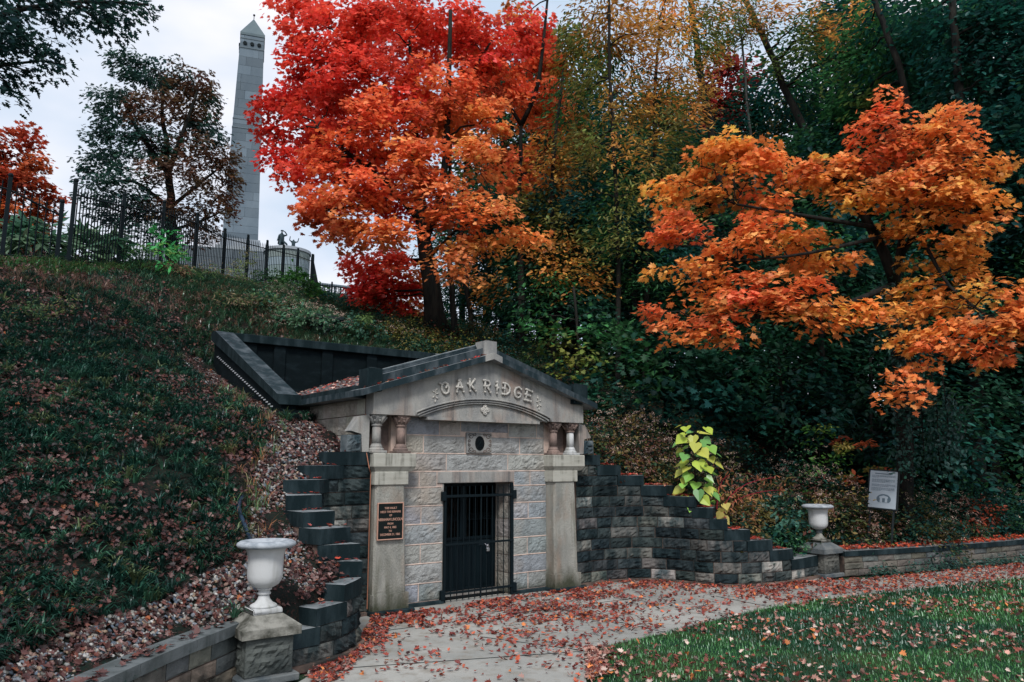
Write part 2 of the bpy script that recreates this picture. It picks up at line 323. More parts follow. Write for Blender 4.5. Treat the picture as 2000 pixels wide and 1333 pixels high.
# path: concrete slab whose surface is 2 cm above the lawn, with its joints sawn as narrow gaps
pth = MB()
PATH = [(-2.5,-3.0),(5.05,5.53),(5.81,6.37),(6.41,6.45),(7.2,6.49),(8.33,6.62),(9.64,6.70),(10.71,6.62),(11.94,6.42),(13.76,6.08),(15.85,5.66),(24,3.6),(24.4,4.9),(18.13,6.40),(16.44,6.73),(14.92,6.98),(13.35,7.2),(12.8,7.5),(12.5,9.9),(4.4,9.9),(3.0,7.2),(-3,2)]
pth.prism(PATH, -.15, .012); tag(pth.build('path', M['concrete']), kind='structure')
jm = MB()
for a, b in [((5.30,7.62),(5.81,6.40)),((9.64,6.71),(9.75,7.72)),((7.2,6.5),(7.15,9.6)),((3.3,7.35),(5.81,6.37)),((11.94,6.43),(12.3,7.6)),((4.35,8.6),(8.6,8.35)),((14.2,6.0),(14.5,7.0)),((4.1,4.4),(1.9,6.2)),((16.6,5.5),(17.0,6.6))]:
    d = np.array(b) - np.array(a); d = d / np.linalg.norm(d); q = np.array([-d[1], d[0]]) * .006
    jm.prism([tuple(np.array(a) + q), tuple(np.array(a) - q), tuple(np.array(b) - q), tuple(np.array(b) + q)], .008, .0165)
tag(jm.build('path', M['signf']), kind='structure').name = 'path_joints'

# hillside sheet
LW = [(2.42,7.62),(1.78,7.03),(1.27,6.53),(.75,6.0),(-.6,4.75),(-4,2.4),(-30,-15)]
def off(C, d, n=40): return [tuple(float(q) for q in C.pt(u, d)) for u in np.linspace(0, C.L, n)]
RWL = [(13.15,8.0),(14.8,7.42),(16.2,7.12),(17.7,6.85),(19.3,6.65),(24,5.9),(40,1.5),(80,-12)]
front = LW[::-1] + off(LC, -.2)[::-1] + [(4.84,9.75)] + [(8.66,9.75)] + off(RC, -.2) + RWL + [(80,-60),(-30,-60)]
xs = np.unique(np.r_[np.arange(-30, -2, .8), np.arange(-2, 20, .13), np.arange(20, 82, .8)]); ys = np.unique(np.r_[np.arange(-16, 2, .8), np.arange(2, 17, .13), np.arange(17, 90, .8)])
X, Y = np.meshgrid(xs, ys, indexing='ij'); Z = hz(X, Y)
nz = sum(np.sin(X * a + Y * b + c) for a, b, c in [(5.1,3.2,0),(-3.3,6.1,2),(8.3,-7.1,1),(2.1,-1.9,4)]) * .018
Z = Z + nz; Z = np.minimum(Z, 10.2)
fr = inpoly(X.ravel(), Y.ravel(), front).reshape(X.shape); Z[fr] = -.6
bb = ((X > 4.85) & (X < 8.62) & (Y > 9.3) & (Y < 11.9)) | ((X > 4.42) & (X < 9.34) & (Y > 11.7) & (Y < 15.4)); Z[bb] = -.6
nx, ny = X.shape; V = np.stack([X, Y, Z], -1).reshape(-1, 3); I = np.arange(nx * ny).reshape(nx, ny)
q = np.stack([I[:-1, :-1], I[1:, :-1], I[1:, 1:], I[:-1, 1:]], -1).reshape(-1, 4); zz = V[q][:, :, 2].max(1); q = q[zz > -.5]
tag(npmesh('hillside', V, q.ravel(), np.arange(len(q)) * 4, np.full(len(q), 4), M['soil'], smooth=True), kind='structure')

# ---------------------------------------------------------------- rock-faced stones
def rockface(mb, P, u0, u1, z0, z1, depth=.03, col=(.4,.4,.38), nu=None, nz=None, seed=0, marg=.018, back=.06):
    """P(u, off) -> (x, y): rock-faced block between u0..u1, z0..z1; flat margin round a bulging broken face"""
    g_ = .006; u0 += g_; u1 -= g_; z0 += g_; z1 -= g_
    nu = nu or max(5, int((u1 - u0) / .032)); nz = nz or max(4, int((z1 - z0) / .032)); r = random.Random(seed)
    us = np.r_[u0, np.linspace(u0 + marg, u1 - marg, nu), u1]; zs = np.r_[z0, np.linspace(z0 + marg, z1 - marg, nz), z1]
    off = np.zeros((len(us), len(zs))); ox, oy = r.uniform(0, 99), r.uniform(0, 99); tilt = r.uniform(-.35, .35); tz = r.uniform(-.5, .2); bl = r.uniform(.6, 1.25)
    for i in range(1, len(us) - 1):
        for j in range(1, len(zs) - 1):
            a = (us[i] - u0) / (u1 - u0) * 2 - 1; b = (zs[j] - z0) / (z1 - z0) * 2 - 1
            e = min(1, (1 - abs(a)) * 3.5) * min(1, (1 - abs(b)) * 2.2 + .12)
            nzv = noise.noise(Vector((us[i] * 13 + ox, zs[j] * 22 + oy, 0))) + .9 * abs(noise.noise(Vector((us[i] * 19 + ox, zs[j] * 30, 3)))) - .25 + .35 * r.uniform(-1, 1)
            off[i, j] = depth * bl * e * max(.05, .75 + tilt * a + tz * b + 1.0 * nzv)
    v = []; f = []; m_ = len(zs)
    for i, u in enumerate(us):
        for j, z in enumerate(zs):
            x, y = P(u, float(off[i, j])); v.append((x, y, z))
    for i in range(len(us) - 1):
        for j in range(m_ - 1): f.append((i * m_ + j, (i + 1) * m_ + j, (i + 1) * m_ + j + 1, i * m_ + j + 1))
    n0 = len(v); ring = [(i, 0) for i in range(len(us))] + [(len(us) - 1, j) for j in range(1, m_)] + [(i, m_ - 1) for i in range(len(us) - 2, -1, -1)] + [(0, j) for j in range(m_ - 2, 0, -1)]
    for (i, j) in ring: x, y = P(us[i], -back); v.append((x, y, zs[j]))
    R_ = len(ring)
    for k in range(R_):
        a = ring[k][0] * m_ + ring[k][1]; b = ring[(k + 1) % R_][0] * m_ + ring[(k + 1) % R_][1]; f.append((a, n0 + k, n0 + (k + 1) % R_, b))
    mb.add(v, f, col)
def vary(c, a=.12): k = random.uniform(1 - a, 1 + a); return tuple(q * k * random.uniform(.96, 1.04) for q in c)

# ---------------------------------------------------------------- the receiving vault
AX = 6.71
V_ = thing('burial_vault', 'pale sandstone burial vault with gabled front, lettered gable and dark barred doorway', 'vault', (AX, 9.75, 0))
V_.location = (0, 0, 0)
YW = 9.745
Pw = lambda u, o: (u, YW - .005 - o)
wall = MB()
rows = [(.07,.319,[5.69],[7.68]),(.319,.594,[],[]),(.594,.865,[5.71],[7.67]),(.865,1.149,[],[]),(1.149,1.406,[5.71],[7.69]),(1.406,1.673,[],[]),(1.673,1.90,[5.67,5.97],[7.73])]
blue, buff, tan = (.285,.31,.33), (.35,.355,.34), (.38,.355,.31)
sd = 0
for ri, (z0, z1, jl, jr) in enumerate(rows):
    for xs_ in ([5.32] + jl + ([6.085] if ri < 6 else [6.04]), ([7.375] if ri < 6 else [7.40]) + jr + [8.08]):
        if ri == 6 and xs_[0] == 5.32: xs_ = [5.32, 5.67, 5.97]
        for a, b in zip(xs_[:-1], xs_[1:]):
            sd += 1; rockface(wall, Pw, a, b, z0, z1, .015, vary(random.choice([blue, blue, buff])), seed=sd, marg=.028)
for (z0, z1, js) in [(1.90,2.162,[5.32,6.13,7.28,8.08]), (2.162,2.43,[5.44,5.73,6.465]), (2.162,2.43,[6.955,7.52,8.03]), (2.43,2.69,[5.44,6.0,6.38,6.72,7.29,7.87,8.03])]:
    for a, b in zip(js[:-1], js[1:]):
        sd += 1; rockface(wall, Pw, a, b, z0 if not (z0 == 2.43 and a in (6.38, 6.72)) else 2.495, z1, .021, vary(random.choice([buff, buff, blue, tan])), seed=sd, marg=.032)
wall.build('wall_stones', M['face'], V_)
ms = MB(); ms.box(5.2, 6.075, YW + .001, 10.25, 0, 1.745); ms.box(7.385, 8.2, YW + .001, 10.25, 0, 1.745); ms.box(5.2, 8.2, YW + .001, 10.25, 1.747, 2.9)
ms.box(4.9, 5.3, 9.95, 10.25, 0, 2.9); ms.box(8.2, 8.6, 9.95, 10.25, 0, 2.9)
ms.build('mortar', M['mortar'], V_)
# beaded mortar joints standing proud of the courses
jb = MB()
for z, segs in [(.319,[(5.35,6.08),(7.38,8.05)]),(.594,[(5.35,6.08),(7.38,8.05)]),(.865,[(5.33,6.08),(7.38,8.05)]),(1.149,[(5.33,6.08),(7.38,8.05)]),(1.406,[(5.32,6.08),(7.38,8.05)]),(1.673,[(5.32,6.04),(7.4,8.05)]),(1.90,[(5.3,8.05)]),(2.162,[(5.44,8.03)]),(2.43,[(5.44,6.465),(6.955,8.03)])]:
    for a, b in segs: jb.tube([(a, YW - .004, z), ((a + b) / 2, YW - .006, z + random.uniform(-.002, .002)), (b, YW - .004, z)], .0095, 5)
for (z0, z1, js) in [(.08,.319,[5.69,7.68]),(.594,.865,[5.71,7.67]),(1.149,1.406,[5.71,7.69]),(1.673,1.90,[5.67,5.97,7.40,7.73]),(1.90,2.162,[6.13,7.28]),(2.162,2.43,[5.73,7.52]),(2.43,2.68,[6.0,6.38,7.29,7.87])]:
    for x in js: jb.tube([(x, YW - .004, z0), (x, YW - .004, z1)], .0078, 5)
jb.build('mortar_beads', M['mortar'], V_)
# door surround
s = MB(); s.box(5.975, 7.395, YW - .02, 10.2, 1.727, 1.895, b=.008); s.build('lintel', M['smooth'], V_)
for q_ in ((5.30, 6.10), (7.36, 8.1)): MB().box(*q_, YW - .05, YW + .02, 0, .065, b=.01).build('plinth', M['dark'], V_)
rv = MB()
Pr = lambda u, o: (7.372 - o, u); zr = [.02,.319,.594,.865,1.149,1.406,1.70]
for k in range(6): rockface(rv, Pr, 9.75, 10.19, zr[k], zr[k+1], .008, vary(buff), seed=200 + k)
rv.build('door_jamb', M['face'], V_)
rv2 = MB(); rv2.box(6.06, 6.10, YW + .004, 10.19, 0, 1.727); rv2.build('door_jamb', M['smooth'], V_)
# room behind the doors
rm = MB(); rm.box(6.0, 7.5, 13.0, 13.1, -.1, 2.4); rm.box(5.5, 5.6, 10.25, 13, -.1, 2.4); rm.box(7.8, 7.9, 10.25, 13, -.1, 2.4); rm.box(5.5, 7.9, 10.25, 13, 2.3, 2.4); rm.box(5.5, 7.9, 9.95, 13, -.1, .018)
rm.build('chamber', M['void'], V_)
for X0, sg in ((4.79, -1), (8.67, 1)):                  # outer side walls of the vault, coursed
    sw = MB()
    Ps = (lambda u, o, X0=X0, sg=sg: (X0 + sg * o, u)); zc = [1.62,1.9,2.17,2.43,2.70,2.93]
    for k in range(5):
        yy = 9.78
        while yy < 11.75:
            L = random.uniform(.16, .30); e = min(yy + L, 11.78)
            if sg < 0: rockface(sw, Ps, yy, e, zc[k], zc[k+1], .012, vary(tan, .2), seed=int(yy * 100) + k)
            else: sw.box(X0 - .05, X0 + .01, yy + .005, e - .005, zc[k] + .005, zc[k+1] - .005, tan)
            yy = e
    sw.build('side_wall_stones', M['face'], V_)
for q_ in ((4.795, 4.93, 9.76, 11.8, 0, 2.93), (8.53, 8.665, 9.76, 11.8, 0, 2.93), (4.93, 8.53, 11.6, 11.8, 0, 2.93)): MB().box(*q_).build('side_wall', M['joint'], V_)
# pillars
for sx, (c0, c1) in (('l', (4.80, 5.465)), ('r', (8.01, 8.695))):
    f0, f1 = (4.85, 5.40) if sx == 'l' else (8.045, 8.595)
    p = MB(); y0 = 9.52
    p.add([(f0, y0 - .02, .06), (f1, y0 - .02, .06), (f1, 9.96, .06), (f0, 9.96, .06), (f0, y0 - .02, .27), (f1, y0 - .02, .27), (f1, 9.96, .27), (f0, 9.96, .27)], [(0,3,2,1),(4,5,6,7),(0,1,5,4),(1,2,6,5),(2,3,7,6),(3,0,4,7)])
    a0, a1, b0, b1, c = f0 + .015, f1 - .03, f0 + .02, f1 - .075, .028
    lo = [(a0, y0 + c), (a0 + c, y0), (a1 - c, y0), (a1, y0 + c), (a1, 9.96), (a0, 9.96)]; hi = [(b0, y0 + c + .01), (b0 + c, y0 + .01), (b1 - c, y0 + .01), (b1, y0 + c + .01), (b1, 9.96), (b0, 9.96)]
    v = [(x, y, .27) for x, y in lo] + [(x, y, 1.725) for x, y in hi]; p.add(v, [(i, (i+1)%6, 6+(i+1)%6, 6+i) for i in range(6)] + [(5,4,3,2,1,0), tuple(range(6,12))])
    po = p.build('pillar', M['pillar'], V_)
    sub('pillar_base', lambda m: m.box(f0 - .05, f1 + .07, y0 - .09, 9.97, 0, .062, b=.012), M['dark'], po)
    sub('pillar_neck', lambda m: m.box(b0 - .03, b1 + .04, y0 - .012, 9.97, 1.722, 1.905, b=.008), M['cap'], po)
    def capf(m):
        m.box(c0, c1, 9.47, 9.98, 1.965, 2.157, b=.01)
        q = [(c0 + .01, 9.48), (c1 - .01, 9.48), (c1 - .01, 9.98), (c0 + .01, 9.98)]; w_ = [(c0 + .05, 9.52), (c1 - .05, 9.52), (c1 - .05, 9.98), (c0 + .05, 9.98)]
        m.add([(x, y, 1.965) for x, y in q] + [(x, y, 1.903) for x, y in w_], [(0,1,5,4),(1,2,6,5),(2,3,7,6),(3,0,4,7),(4,5,6,7)])
    sub('pillar_cap', capf, M['cap'], po)
# recesses behind the paired columns, and the columns
for a, b in ((4.80, 5.44), (8.03, 8.67)):
    rc = MB(); rc.box(a, b, 9.83, 9.95, 2.157, 2.70); rc.box(a if a < 6 else b - .04, (a + .04) if a < 6 else b, 9.72, 9.84, 2.157, 2.70)
    rc.box(*((5.40, 5.44) if a < 6 else (8.03, 8.07)), 9.75, 9.84, 2.157, 2.70); rc.build('column_recess', M['red'], V_)
def column(x, mt):
    y = 9.62; z0 = 2.159
    c = MB(); c.lathe([(.066, z0 + .13), (.063, z0 + .25), (.061, z0 + .375)], x, y, 20); cs = c.build('column', M[mt], V_, True)
    def base(m): m.box(x - .115, x + .115, y - .115, y + .115, z0, z0 + .035, b=.006); m.lathe([(.108, z0 + .036), (.11, z0 + .055), (.10, z0 + .068), (.086, z0 + .075), (.088, z0 + .095), (.078, z0 + .105), (.068, z0 + .131)], x, y, 20)
    sub('column_base', base, M[mt], cs)
    def cap(m):
        m.lathe([(.062, z0 + .372), (.078, z0 + .378), (.078, z0 + .395), (.066, z0 + .402), (.068, z0 + .42), (.085, z0 + .45), (.105, z0 + .485), (.10, z0 + .50)], x, y, 20)
        m.box(x - .10, x + .10, y - .10, y + .10, z0 + .498, z0 + .533, b=.005)
        for k in range(8):                              # curled leaves of the capital
            a = k * math.pi / 4 + math.pi / 8; q = [(x + math.cos(a) * r_, y + math.sin(a) * r_, z_) for r_, z_ in ((.07, z0+.41), (.088, z0+.44), (.108, z0+.47), (.128, z0+.495), (.14, z0+.50), (.135, z0+.482))]
            m.tube(q, [.012, .02, .022, .018, .015, .009], 6)
            a += math.pi / 8; m.sphere((x + math.cos(a) * .092, y + math.sin(a) * .092, z0 + .45), .019, seg=6, ring=4)
    sub('column_capital', cap, M[mt] if mt != 'urn' else M['red'], cs)
column(4.90, 'smooth'); column(5.28, 'red'); column(8.13, 'red'); column(8.50, 'urn')
# raking buttresses beside the columns
for a, b, s_ in ((4.36, 4.78, -1), (8.68, 9.05, 1)):
    m = MB(); w0 = lambda t: (b - t) if s_ < 0 else (a + t)
    m.prism([(w0(0), 2.175), (w0(.10), 2.175), (w0(.12), 2.42), (w0(.28), 2.46), (w0(.15), 2.66), (w0(0), 2.69)], 9.60, 9.80, 'y'); m.build('buttress', M['smooth'], V_)
    m = MB(); rockface(m, lambda u, o: (u, 9.60 - o), *( (b - .34, b - .11) if s_ < 0 else (a + .11, a + .34)), 2.17, 2.41, .05, (.12,.14,.15), seed=31, back=.2); m.build('buttress_rock', M['soot'], V_)
# gable stone with arched recess
GX0, GX1, ZB, YF = 4.775, 8.685, 2.692, 9.487
slope = (3.60 - 2.93) / (AX - 4.55)
def ztop(x): return 3.60 - abs(x - AX) * slope
arc_c, arc_r, zc_ = AX, None, None
hw, rise = 1.255, .245; R_ = (hw * hw + rise * rise) / (2 * rise); zc_ = 2.745 + rise - R_
gb = MB(); N = 28
xa = [AX - hw + 2 * hw * i / N for i in range(N + 1)]; za = [zc_ + math.sqrt(R_ * R_ - (x - AX) ** 2) for x in xa]
def strip(mb, lo, hi, y0, y1):                          # solid between two height lists along x
    n = len(lo); v = [(x, y0, z) for x, z in lo] + [(x, y0, z) for x, z in hi] + [(x, y1, z) for x, z in lo] + [(x, y1, z) for x, z in hi]; f = []
    for i in range(n - 1):
        f += [(i, i+1, n+i+1, n+i), (2*n+i+1, 2*n+i, 3*n+i, 3*n+i+1), (i+1, i, 2*n+i, 2*n+i+1), (n+i, n+i+1, 3*n+i+1, 3*n+i)]
    f += [(0, n, 3*n, 2*n), (n-1, 2*n+n-1, 3*n+n-1, 2*n-1)]; mb.add(v, f)
xs2 = sorted(set([GX0, AX - hw - .001] + xa + [AX, AX + hw + .001, GX1]))
strip(gb, [(x, ZB if (x < xa[0] or x > xa[-1]) else zc_ + math.sqrt(max(0, R_*R_ - (x-AX)**2))) for x in xs2], [(x, ztop(x)) for x in xs2], YF, 9.72)
go = gb.build('gable', M['smooth'], V_)
tp = MB(); strip(tp, [(x, ZB - .002) for x in xa], [(x, z - .004) for x, z in zip(xa, za)], YF + .06, 9.70); tp.box(AX - 1.05, AX + 1.05, YF + .03, YF + .25, ZB - .045, ZB - .004); sub_t = tp.build('arch_panel', M['smooth'], V_)
def molding(m):
    for k, (dr, yy, rr) in enumerate([(.0, YF - .004, .016), (-.032, YF + .014, .015), (-.062, YF + .032, .015)]):
        h = hw + dr; pts = [(AX + (x - AX) * h / hw, yy, z + dr) for x, z in zip(xa, za)]; pts = [(pts[0][0], yy, ZB)] + pts + [(pts[-1][0], yy, ZB)]; m.tube(pts, rr, 6)
sub('arch_moulding', molding, M['smooth'], go, True)
def quatrefoil(m):
    c = (AX - .02, YF + .045, 2.83)
    for a in (0, 90, 180, 270):
        r_ = math.radians(a); cx, cz = c[0] + .045 * math.cos(r_), c[2] + .045 * math.sin(r_)
        m.tube([(cx + .027 * math.cos(t), c[1], cz + .027 * math.sin(t)) for t in np.linspace(0, 2 * math.pi, 13)], .013, 6); m.sphere((cx, c[1], cz), (.018, .02, .018), seg=6, ring=4)
    m.sphere(c, (.016, .02, .016), seg=8, ring=5)
sub('quatrefoil', quatrefoil, M['letter'], sub_t, True)
# rustic log letters OAK RIDGE
G_ = {'O': [[(.5,1.0),(.12,.85),(.0,.5),(.12,.15),(.5,.0),(.88,.15),(1.0,.5),(.88,.85),(.5,1.0),(.3,.95)],[(.12,.85),(-.16,.98)],[(.88,.8),(.6,.55)]],
      'A': [[(.5,1.0),(.05,-.02)],[(.5,1.02),(.97,-.02)],[(.05,.42),(.8,.35)],[(.36,.95),(.66,1.0)]],
      'K': [[(.18,1.02),(.2,-.02)],[(.9,1.0),(.22,.42)],[(.35,.5),(.98,.0)],[(-.08,.62),(.2,.42)]],
      'R': [[(.2,1.02),(.22,-.02)],[(-.02,1.0),(.7,.99),(.98,.76),(.7,.5),(.1,.5)],[(.5,.5),(1.0,-.02)]],
      'I': [[(.5,1.02),(.5,-.02)],[(.2,.62),(.8,.5)],[(.3,.98),(.55,.9)]],
      'D': [[(.2,1.0),(.2,.0)],[(-.08,1.0),(.55,.97),(.98,.7),(.98,.3),(.55,.03),(-.08,.0)],[(-.1,.52),(.2,.5)]],
      'G': [[(.95,.85),(.6,1.0),(.15,.85),(.0,.5),(.15,.12),(.55,-.02),(.95,.15),(.98,.42),(.62,.42)]],
      'E': [[(.18,1.0),(.18,.0)],[(-.02,1.0),(.95,.97)],[(.0,.52),(.75,.5)],[(-.02,.0),(.98,.03)]]}
def letters(m):
    for ch, x, z, rot in [('O',5.925,3.115,10),('A',6.18,3.165,5),('K',6.40,3.19,3),('R',6.68,3.19,-1),('I',6.87,3.18,-3),('D',7.055,3.165,-6),('G',7.275,3.13,-9),('E',7.49,3.09,-12)]:
        w_, h_ = (.075 if ch == 'I' else .128), .172; a = math.radians(rot)
        for st in G_[ch]:
            pts = []
            for (u, v) in st:
                dx, dz = (u - .5) * w_, (v - .5) * h_; pts.append((x + dx * math.cos(a) - dz * math.sin(a), YF - .018, z + dx * math.sin(a) + dz * math.cos(a)))
            if len(pts) > 3:
                p2 = []
                for i in range(len(pts) - 1): p2 += [np.array(pts[i]) * (1 - t) + np.array(pts[i+1]) * t for t in (0, .5)]
                pts = p2 + [pts[-1]]
            m.tube(pts, .0175, 7, jit=.12)
            for e in (pts[0], pts[-1]): m.sphere((e[0], e[1] - .004, e[2]), .021, seg=6, ring=4)
sub('lettering', letters, M['letter'], go, True)
for cx, cz, s_ in ((5.765, 3.04, 1), (7.715, 3.01, -1)):
    def sprigs(m):
        m.tube([(cx + s_ * .02, YF, cz + .10), (cx + s_ * .005, YF - .004, cz + .03), (cx, YF, cz - .12)], [.006, .009, .005], 5)
        for dx, dz, l_, an in [(.03,-.02,.055,20),(-.03,0,.05,150),(.035,.03,.05,50),(-.035,-.05,.05,215),(.03,-.06,.05,-40),(.0,-.10,.05,265)]:
            a = math.radians(an); p0 = np.array([cx + s_ * dx * .3, YF - .004, cz + dz]); p1 = p0 + np.array([s_ * math.cos(a) * l_, -.004, math.sin(a) * l_]); m.tube([p0, (p0 + p1) / 2, p1], [.004, .014, .003], 5)
    sub('leaf_carving', sprigs, M['letter'], go, True)
# raking cornice: lower slab, set-back upper course with roll
def rake(m, y0, y1, dz0, dz1, x0, x1, col=None):
    for s_ in (0, 1):
        xl, xr = (x0, AX) if s_ == 0 else (AX, x1); q = [(xl, ztop(xl) + dz0), (xr, ztop(xr) + dz0), (xr, ztop(xr) + dz1), (xl, ztop(xl) + dz1)]; m.prism(q, y0, y1, 'y')
m = MB(); rake(m, 9.33, 9.80, -.002, .088, 4.55, 8.87); m.box(4.55, 4.79, 9.80, 11.80, 2.931, 3.018); m.box(8.66, 8.87, 9.80, 11.80, 2.931, 3.018); cn_ = m.build('cornice', M['cope'], V_, top=M['paletop'])
m = MB(); m.prism([(AX-.16, ztop(AX-.16)-.003), (AX, 3.60), (AX+.16, ztop(AX+.16)-.003), (AX+.16, ztop(AX+.16)+.094), (AX, 3.70), (AX-.16, ztop(AX-.16)+.094)], 9.326, 9.47, 'y'); m.build('gable_apex', M['smooth'], V_)
m = MB(); rake(m, 9.455, 9.70, .09, .215, 4.80, 8.45); rake(m, 9.62, 9.70, .216, .25, 4.80, 8.45)
for xl, xr in ((4.85, AX), (AX, 8.45)): m.tube([(xl, 9.66, ztop(xl) + .262), (xr, 9.66, ztop(xr) + .262)], .026, 8)
m.build('upper_cornice', M['cope'], V_, top=M['paletop'])
for q_ in ((4.60, 4.78), (8.62, 8.80)): MB().box(*q_, 9.72, 11.74, 3.02, 3.095).build('eave_course', M['dark'], V_)
for x0, x1, zt, mt in ((4.62, 4.86, 3.345, 'dark'), (6.585, 6.82, 3.92, 'smooth'), (8.40, 8.72, 3.36, 'dark')):
    m = MB(); zb = 3.0 if zt < 3.5 else 3.66
    m.box(x0, x1, 9.40, 9.66, zb, zt - .03, b=.008); m.add([(x0, 9.40, zt - .03), (x1, 9.40, zt - .03), (x1, 9.66, zt - .03), (x0, 9.66, zt - .03), ((x0+x1)/2, 9.53, zt)], [(0,1,4),(1,2,4),(2,3,4),(3,0,4)]); m.build('finial_block', M[mt], V_)
m = MB(); zr_ = lambda x: 3.10 + (AX - 4.75 - abs(x - AX)) * .34
m.prism([(4.75, 3.06), (8.67, 3.06), (8.67, 3.10), (AX, zr_(AX)), (4.75, 3.10)], 9.72, 14.5, 'y'); m.build('roof', M['roof'], V_)
# carved vent plaque with barred round opening
m = MB(); m.box(6.475, 6.945, 9.70, 9.76, 2.168, 2.49, b=.01); vp = m.build('vent_plaque', M['smooth'], V_)
def oculus(m): m.add([(6.71 + .088 * math.cos(t), 9.697, 2.325 + .112 * math.sin(t)) for t in np.linspace(0, 2 * math.pi, 25)[:-1]], [list(range(24))[::-1]])
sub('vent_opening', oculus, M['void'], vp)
def grille(m):
    for t in np.linspace(0, math.pi, 4, endpoint=False): m.tube([(6.71 - .085 * math.cos(t), 9.690, 2.325 - .108 * math.sin(t)), (6.71 + .085 * math.cos(t), 9.690, 2.325 + .108 * math.sin(t))], .0035, 5)
    m.tube([(6.71 + .04 * math.cos(t), 9.689, 2.325 + .05 * math.sin(t)) for t in np.linspace(0, 2 * math.pi, 17)], .0035, 5)
sub('vent_grille', grille, M['iron'], vp)
def scrolls(m):
    for sx in (-1, 1):
        for sz in (-1, 1):
            for (ox, oz, r0, turn, ph) in ((.165, .10, .055, 1.4, .3), (.10, .13, .032, 1.2, 2.0), (.19, .03, .03, 1.2, -1.2)):
                pts = [(6.71 + sx * (ox + r0 * (1 - t / (turn * 2 * math.pi) * .8) * math.cos(t + ph)), 9.699, 2.329 + sz * (oz + r0 * .8 * (1 - t / (turn * 2 * math.pi) * .8) * math.sin(t + ph))) for t in np.linspace(0, turn * 2 * math.pi, 22)]
                m.tube(pts, .0055, 4)
    m.tube([(6.71 + .20 * c_, 9.699, 2.329 + .138 * d_) for c_, d_ in ((-1,-1),(1,-1),(1,1),(-1,1),(-1,-1))], .004, 4)
sub('scroll_carving', scrolls, M['joint'], vp, True)
# inner pair of doors: boarded below, barred above
for x0, x1 in ((6.10, 6.735), (6.74, 7.37)):
    m = MB(); m.box(x0, x1, 10.19, 10.23, .08, .84, b=.004); m.box(x0, x0 + .05, 10.19, 10.23, .84, 1.72); m.box(x1 - .05, x1, 10.19, 10.23, .84, 1.72); m.box(x0 + .05, x1 - .05, 10.19, 10.23, 1.66, 1.72)
    for k in range(5): m.box(x0 + .06 + k * .105, x0 + .15 + k * .105, 10.182, 10.192, .14, .78, b=.003)
    m.box(x0 + .01, x1 - .01, 10.178, 10.19, .84, .885); dl = m.build('door', M['door'], V_)
    def bars(m):
        for k in range(8): m.tube([(x0 + .07 + k * (x1 - x0 - .14) / 7, 10.21, .84), (x0 + .07 + k * (x1 - x0 - .14) / 7, 10.21, 1.68)], .007, 5)
        for k in range(9):
            for z_ in (1.17, 1.205): m.tube([(x0 + .06 + k * (x1 - x0 - .12) / 8 + .018 * math.cos(t), 10.205, z_ + .016 * math.sin(t)) for t in np.linspace(0, 2 * math.pi, 7)], .004, 4)
        m.tube([(x0 + .03, 10.21, 1.14), (x1 - .03, 10.21, 1.14)], .006, 5); m.tube([(x0 + .03, 10.21, 1.235), (x1 - .03, 10.21, 1.235)], .006, 5); m.tube([(x0 + .03, 10.2, 1.5), (x1 - .03, 10.2, 1.5)], .006, 5)
    sub('door_bars', bars, M['iron'], dl)
m = MB(); m.box(6.1, 7.37, 10.12, 10.25, -.02, .075); m.build('door_sill', M['smooth'], V_)
# outer iron gate hung on the face of the wall
gt = MB(); yg = 9.715
for k in range(12):
    x = 6.115 + k * .1065; gt.tube([(x, yg, .035), (x, yg, 1.68)], .0075 if k != 6 else .014, 6)
gt.box(7.325, 7.372, 9.70, 9.745, .02, 1.72, b=.005); gt.box(6.09, 6.125, 9.70, 9.745, .02, 1.55, b=.004); ga = gt.build('gate', M['iron'], V_)
for a_, b_ in ((1.515, 1.555), (.82, .85), (.13, .165)): sub('gate_rail', lambda m: m.box(6.10, 7.37, yg - .022, yg - .009, a_, b_, b=.003), M['iron'], ga)
for x in (6.075, 7.385):
    for z in (.12, 1.53): sub('gate_hinge', lambda m: m.box(x - .035, x + .035, 9.68, 9.75, z - .06, z + .075, b=.006), M['iron'], ga)
M['steel'] = mat('bright_steel', (.55,.56,.58), rough=.3, metal=1)
def lock(m): m.box(6.83, 6.885, 9.66, 9.69, .70, .755, b=.008); m.tube([(6.84, 9.675, .755), (6.842, 9.675, .79), (6.857, 9.675, .80), (6.872, 9.675, .79), (6.875, 9.675, .755)], .005, 6); m.tube([(6.80, 9.68, .82), (6.83, 9.67, .79), (6.857, 9.67, .78)], .006, 6)
sub('padlock', lock, M['steel'], ga)
sub('lock_plate', lambda m: m.box(6.70, 6.90, yg - .024, yg - .010, .79, .87, b=.003), M['iron'], ga)

# bronze plaque with its text
def textobj(body, x, y, z, size, mt, parent, ext=.0015, rotx=math.pi / 2, rotz=0, name='lettering', align='CENTER', sx=1.0):
    cu = bpy.data.curves.new(name, 'FONT'); cu.body = body; cu.size = size; cu.extrude = ext; cu.align_x = align; cu.align_y = 'CENTER'; cu.offset = size * .012
    t = bpy.data.objects.new(name, cu); COL.objects.link(t); bpy.context.view_layer.update()
    me = bpy.data.meshes.new_from_object(t); bpy.data.objects.remove(t); me.materials.clear(); me.materials.append(mt)
    o = bpy.data.objects.new(name, me); link(o, parent); o.location = (x, y, z); o.rotation_euler = (rotx, 0, rotz); o.scale = (sx, 1, 1); return o
PQ = thing('plaque', 'black bronze plaque with copper lettering fixed to the left pillar of the vault', 'plaque', (5.08, 9.495, 1.235))
sub('backplate', lambda m: m.box(-.195, .195, -.012, .012, -.245, .245, b=.004), M['bronze'], PQ)
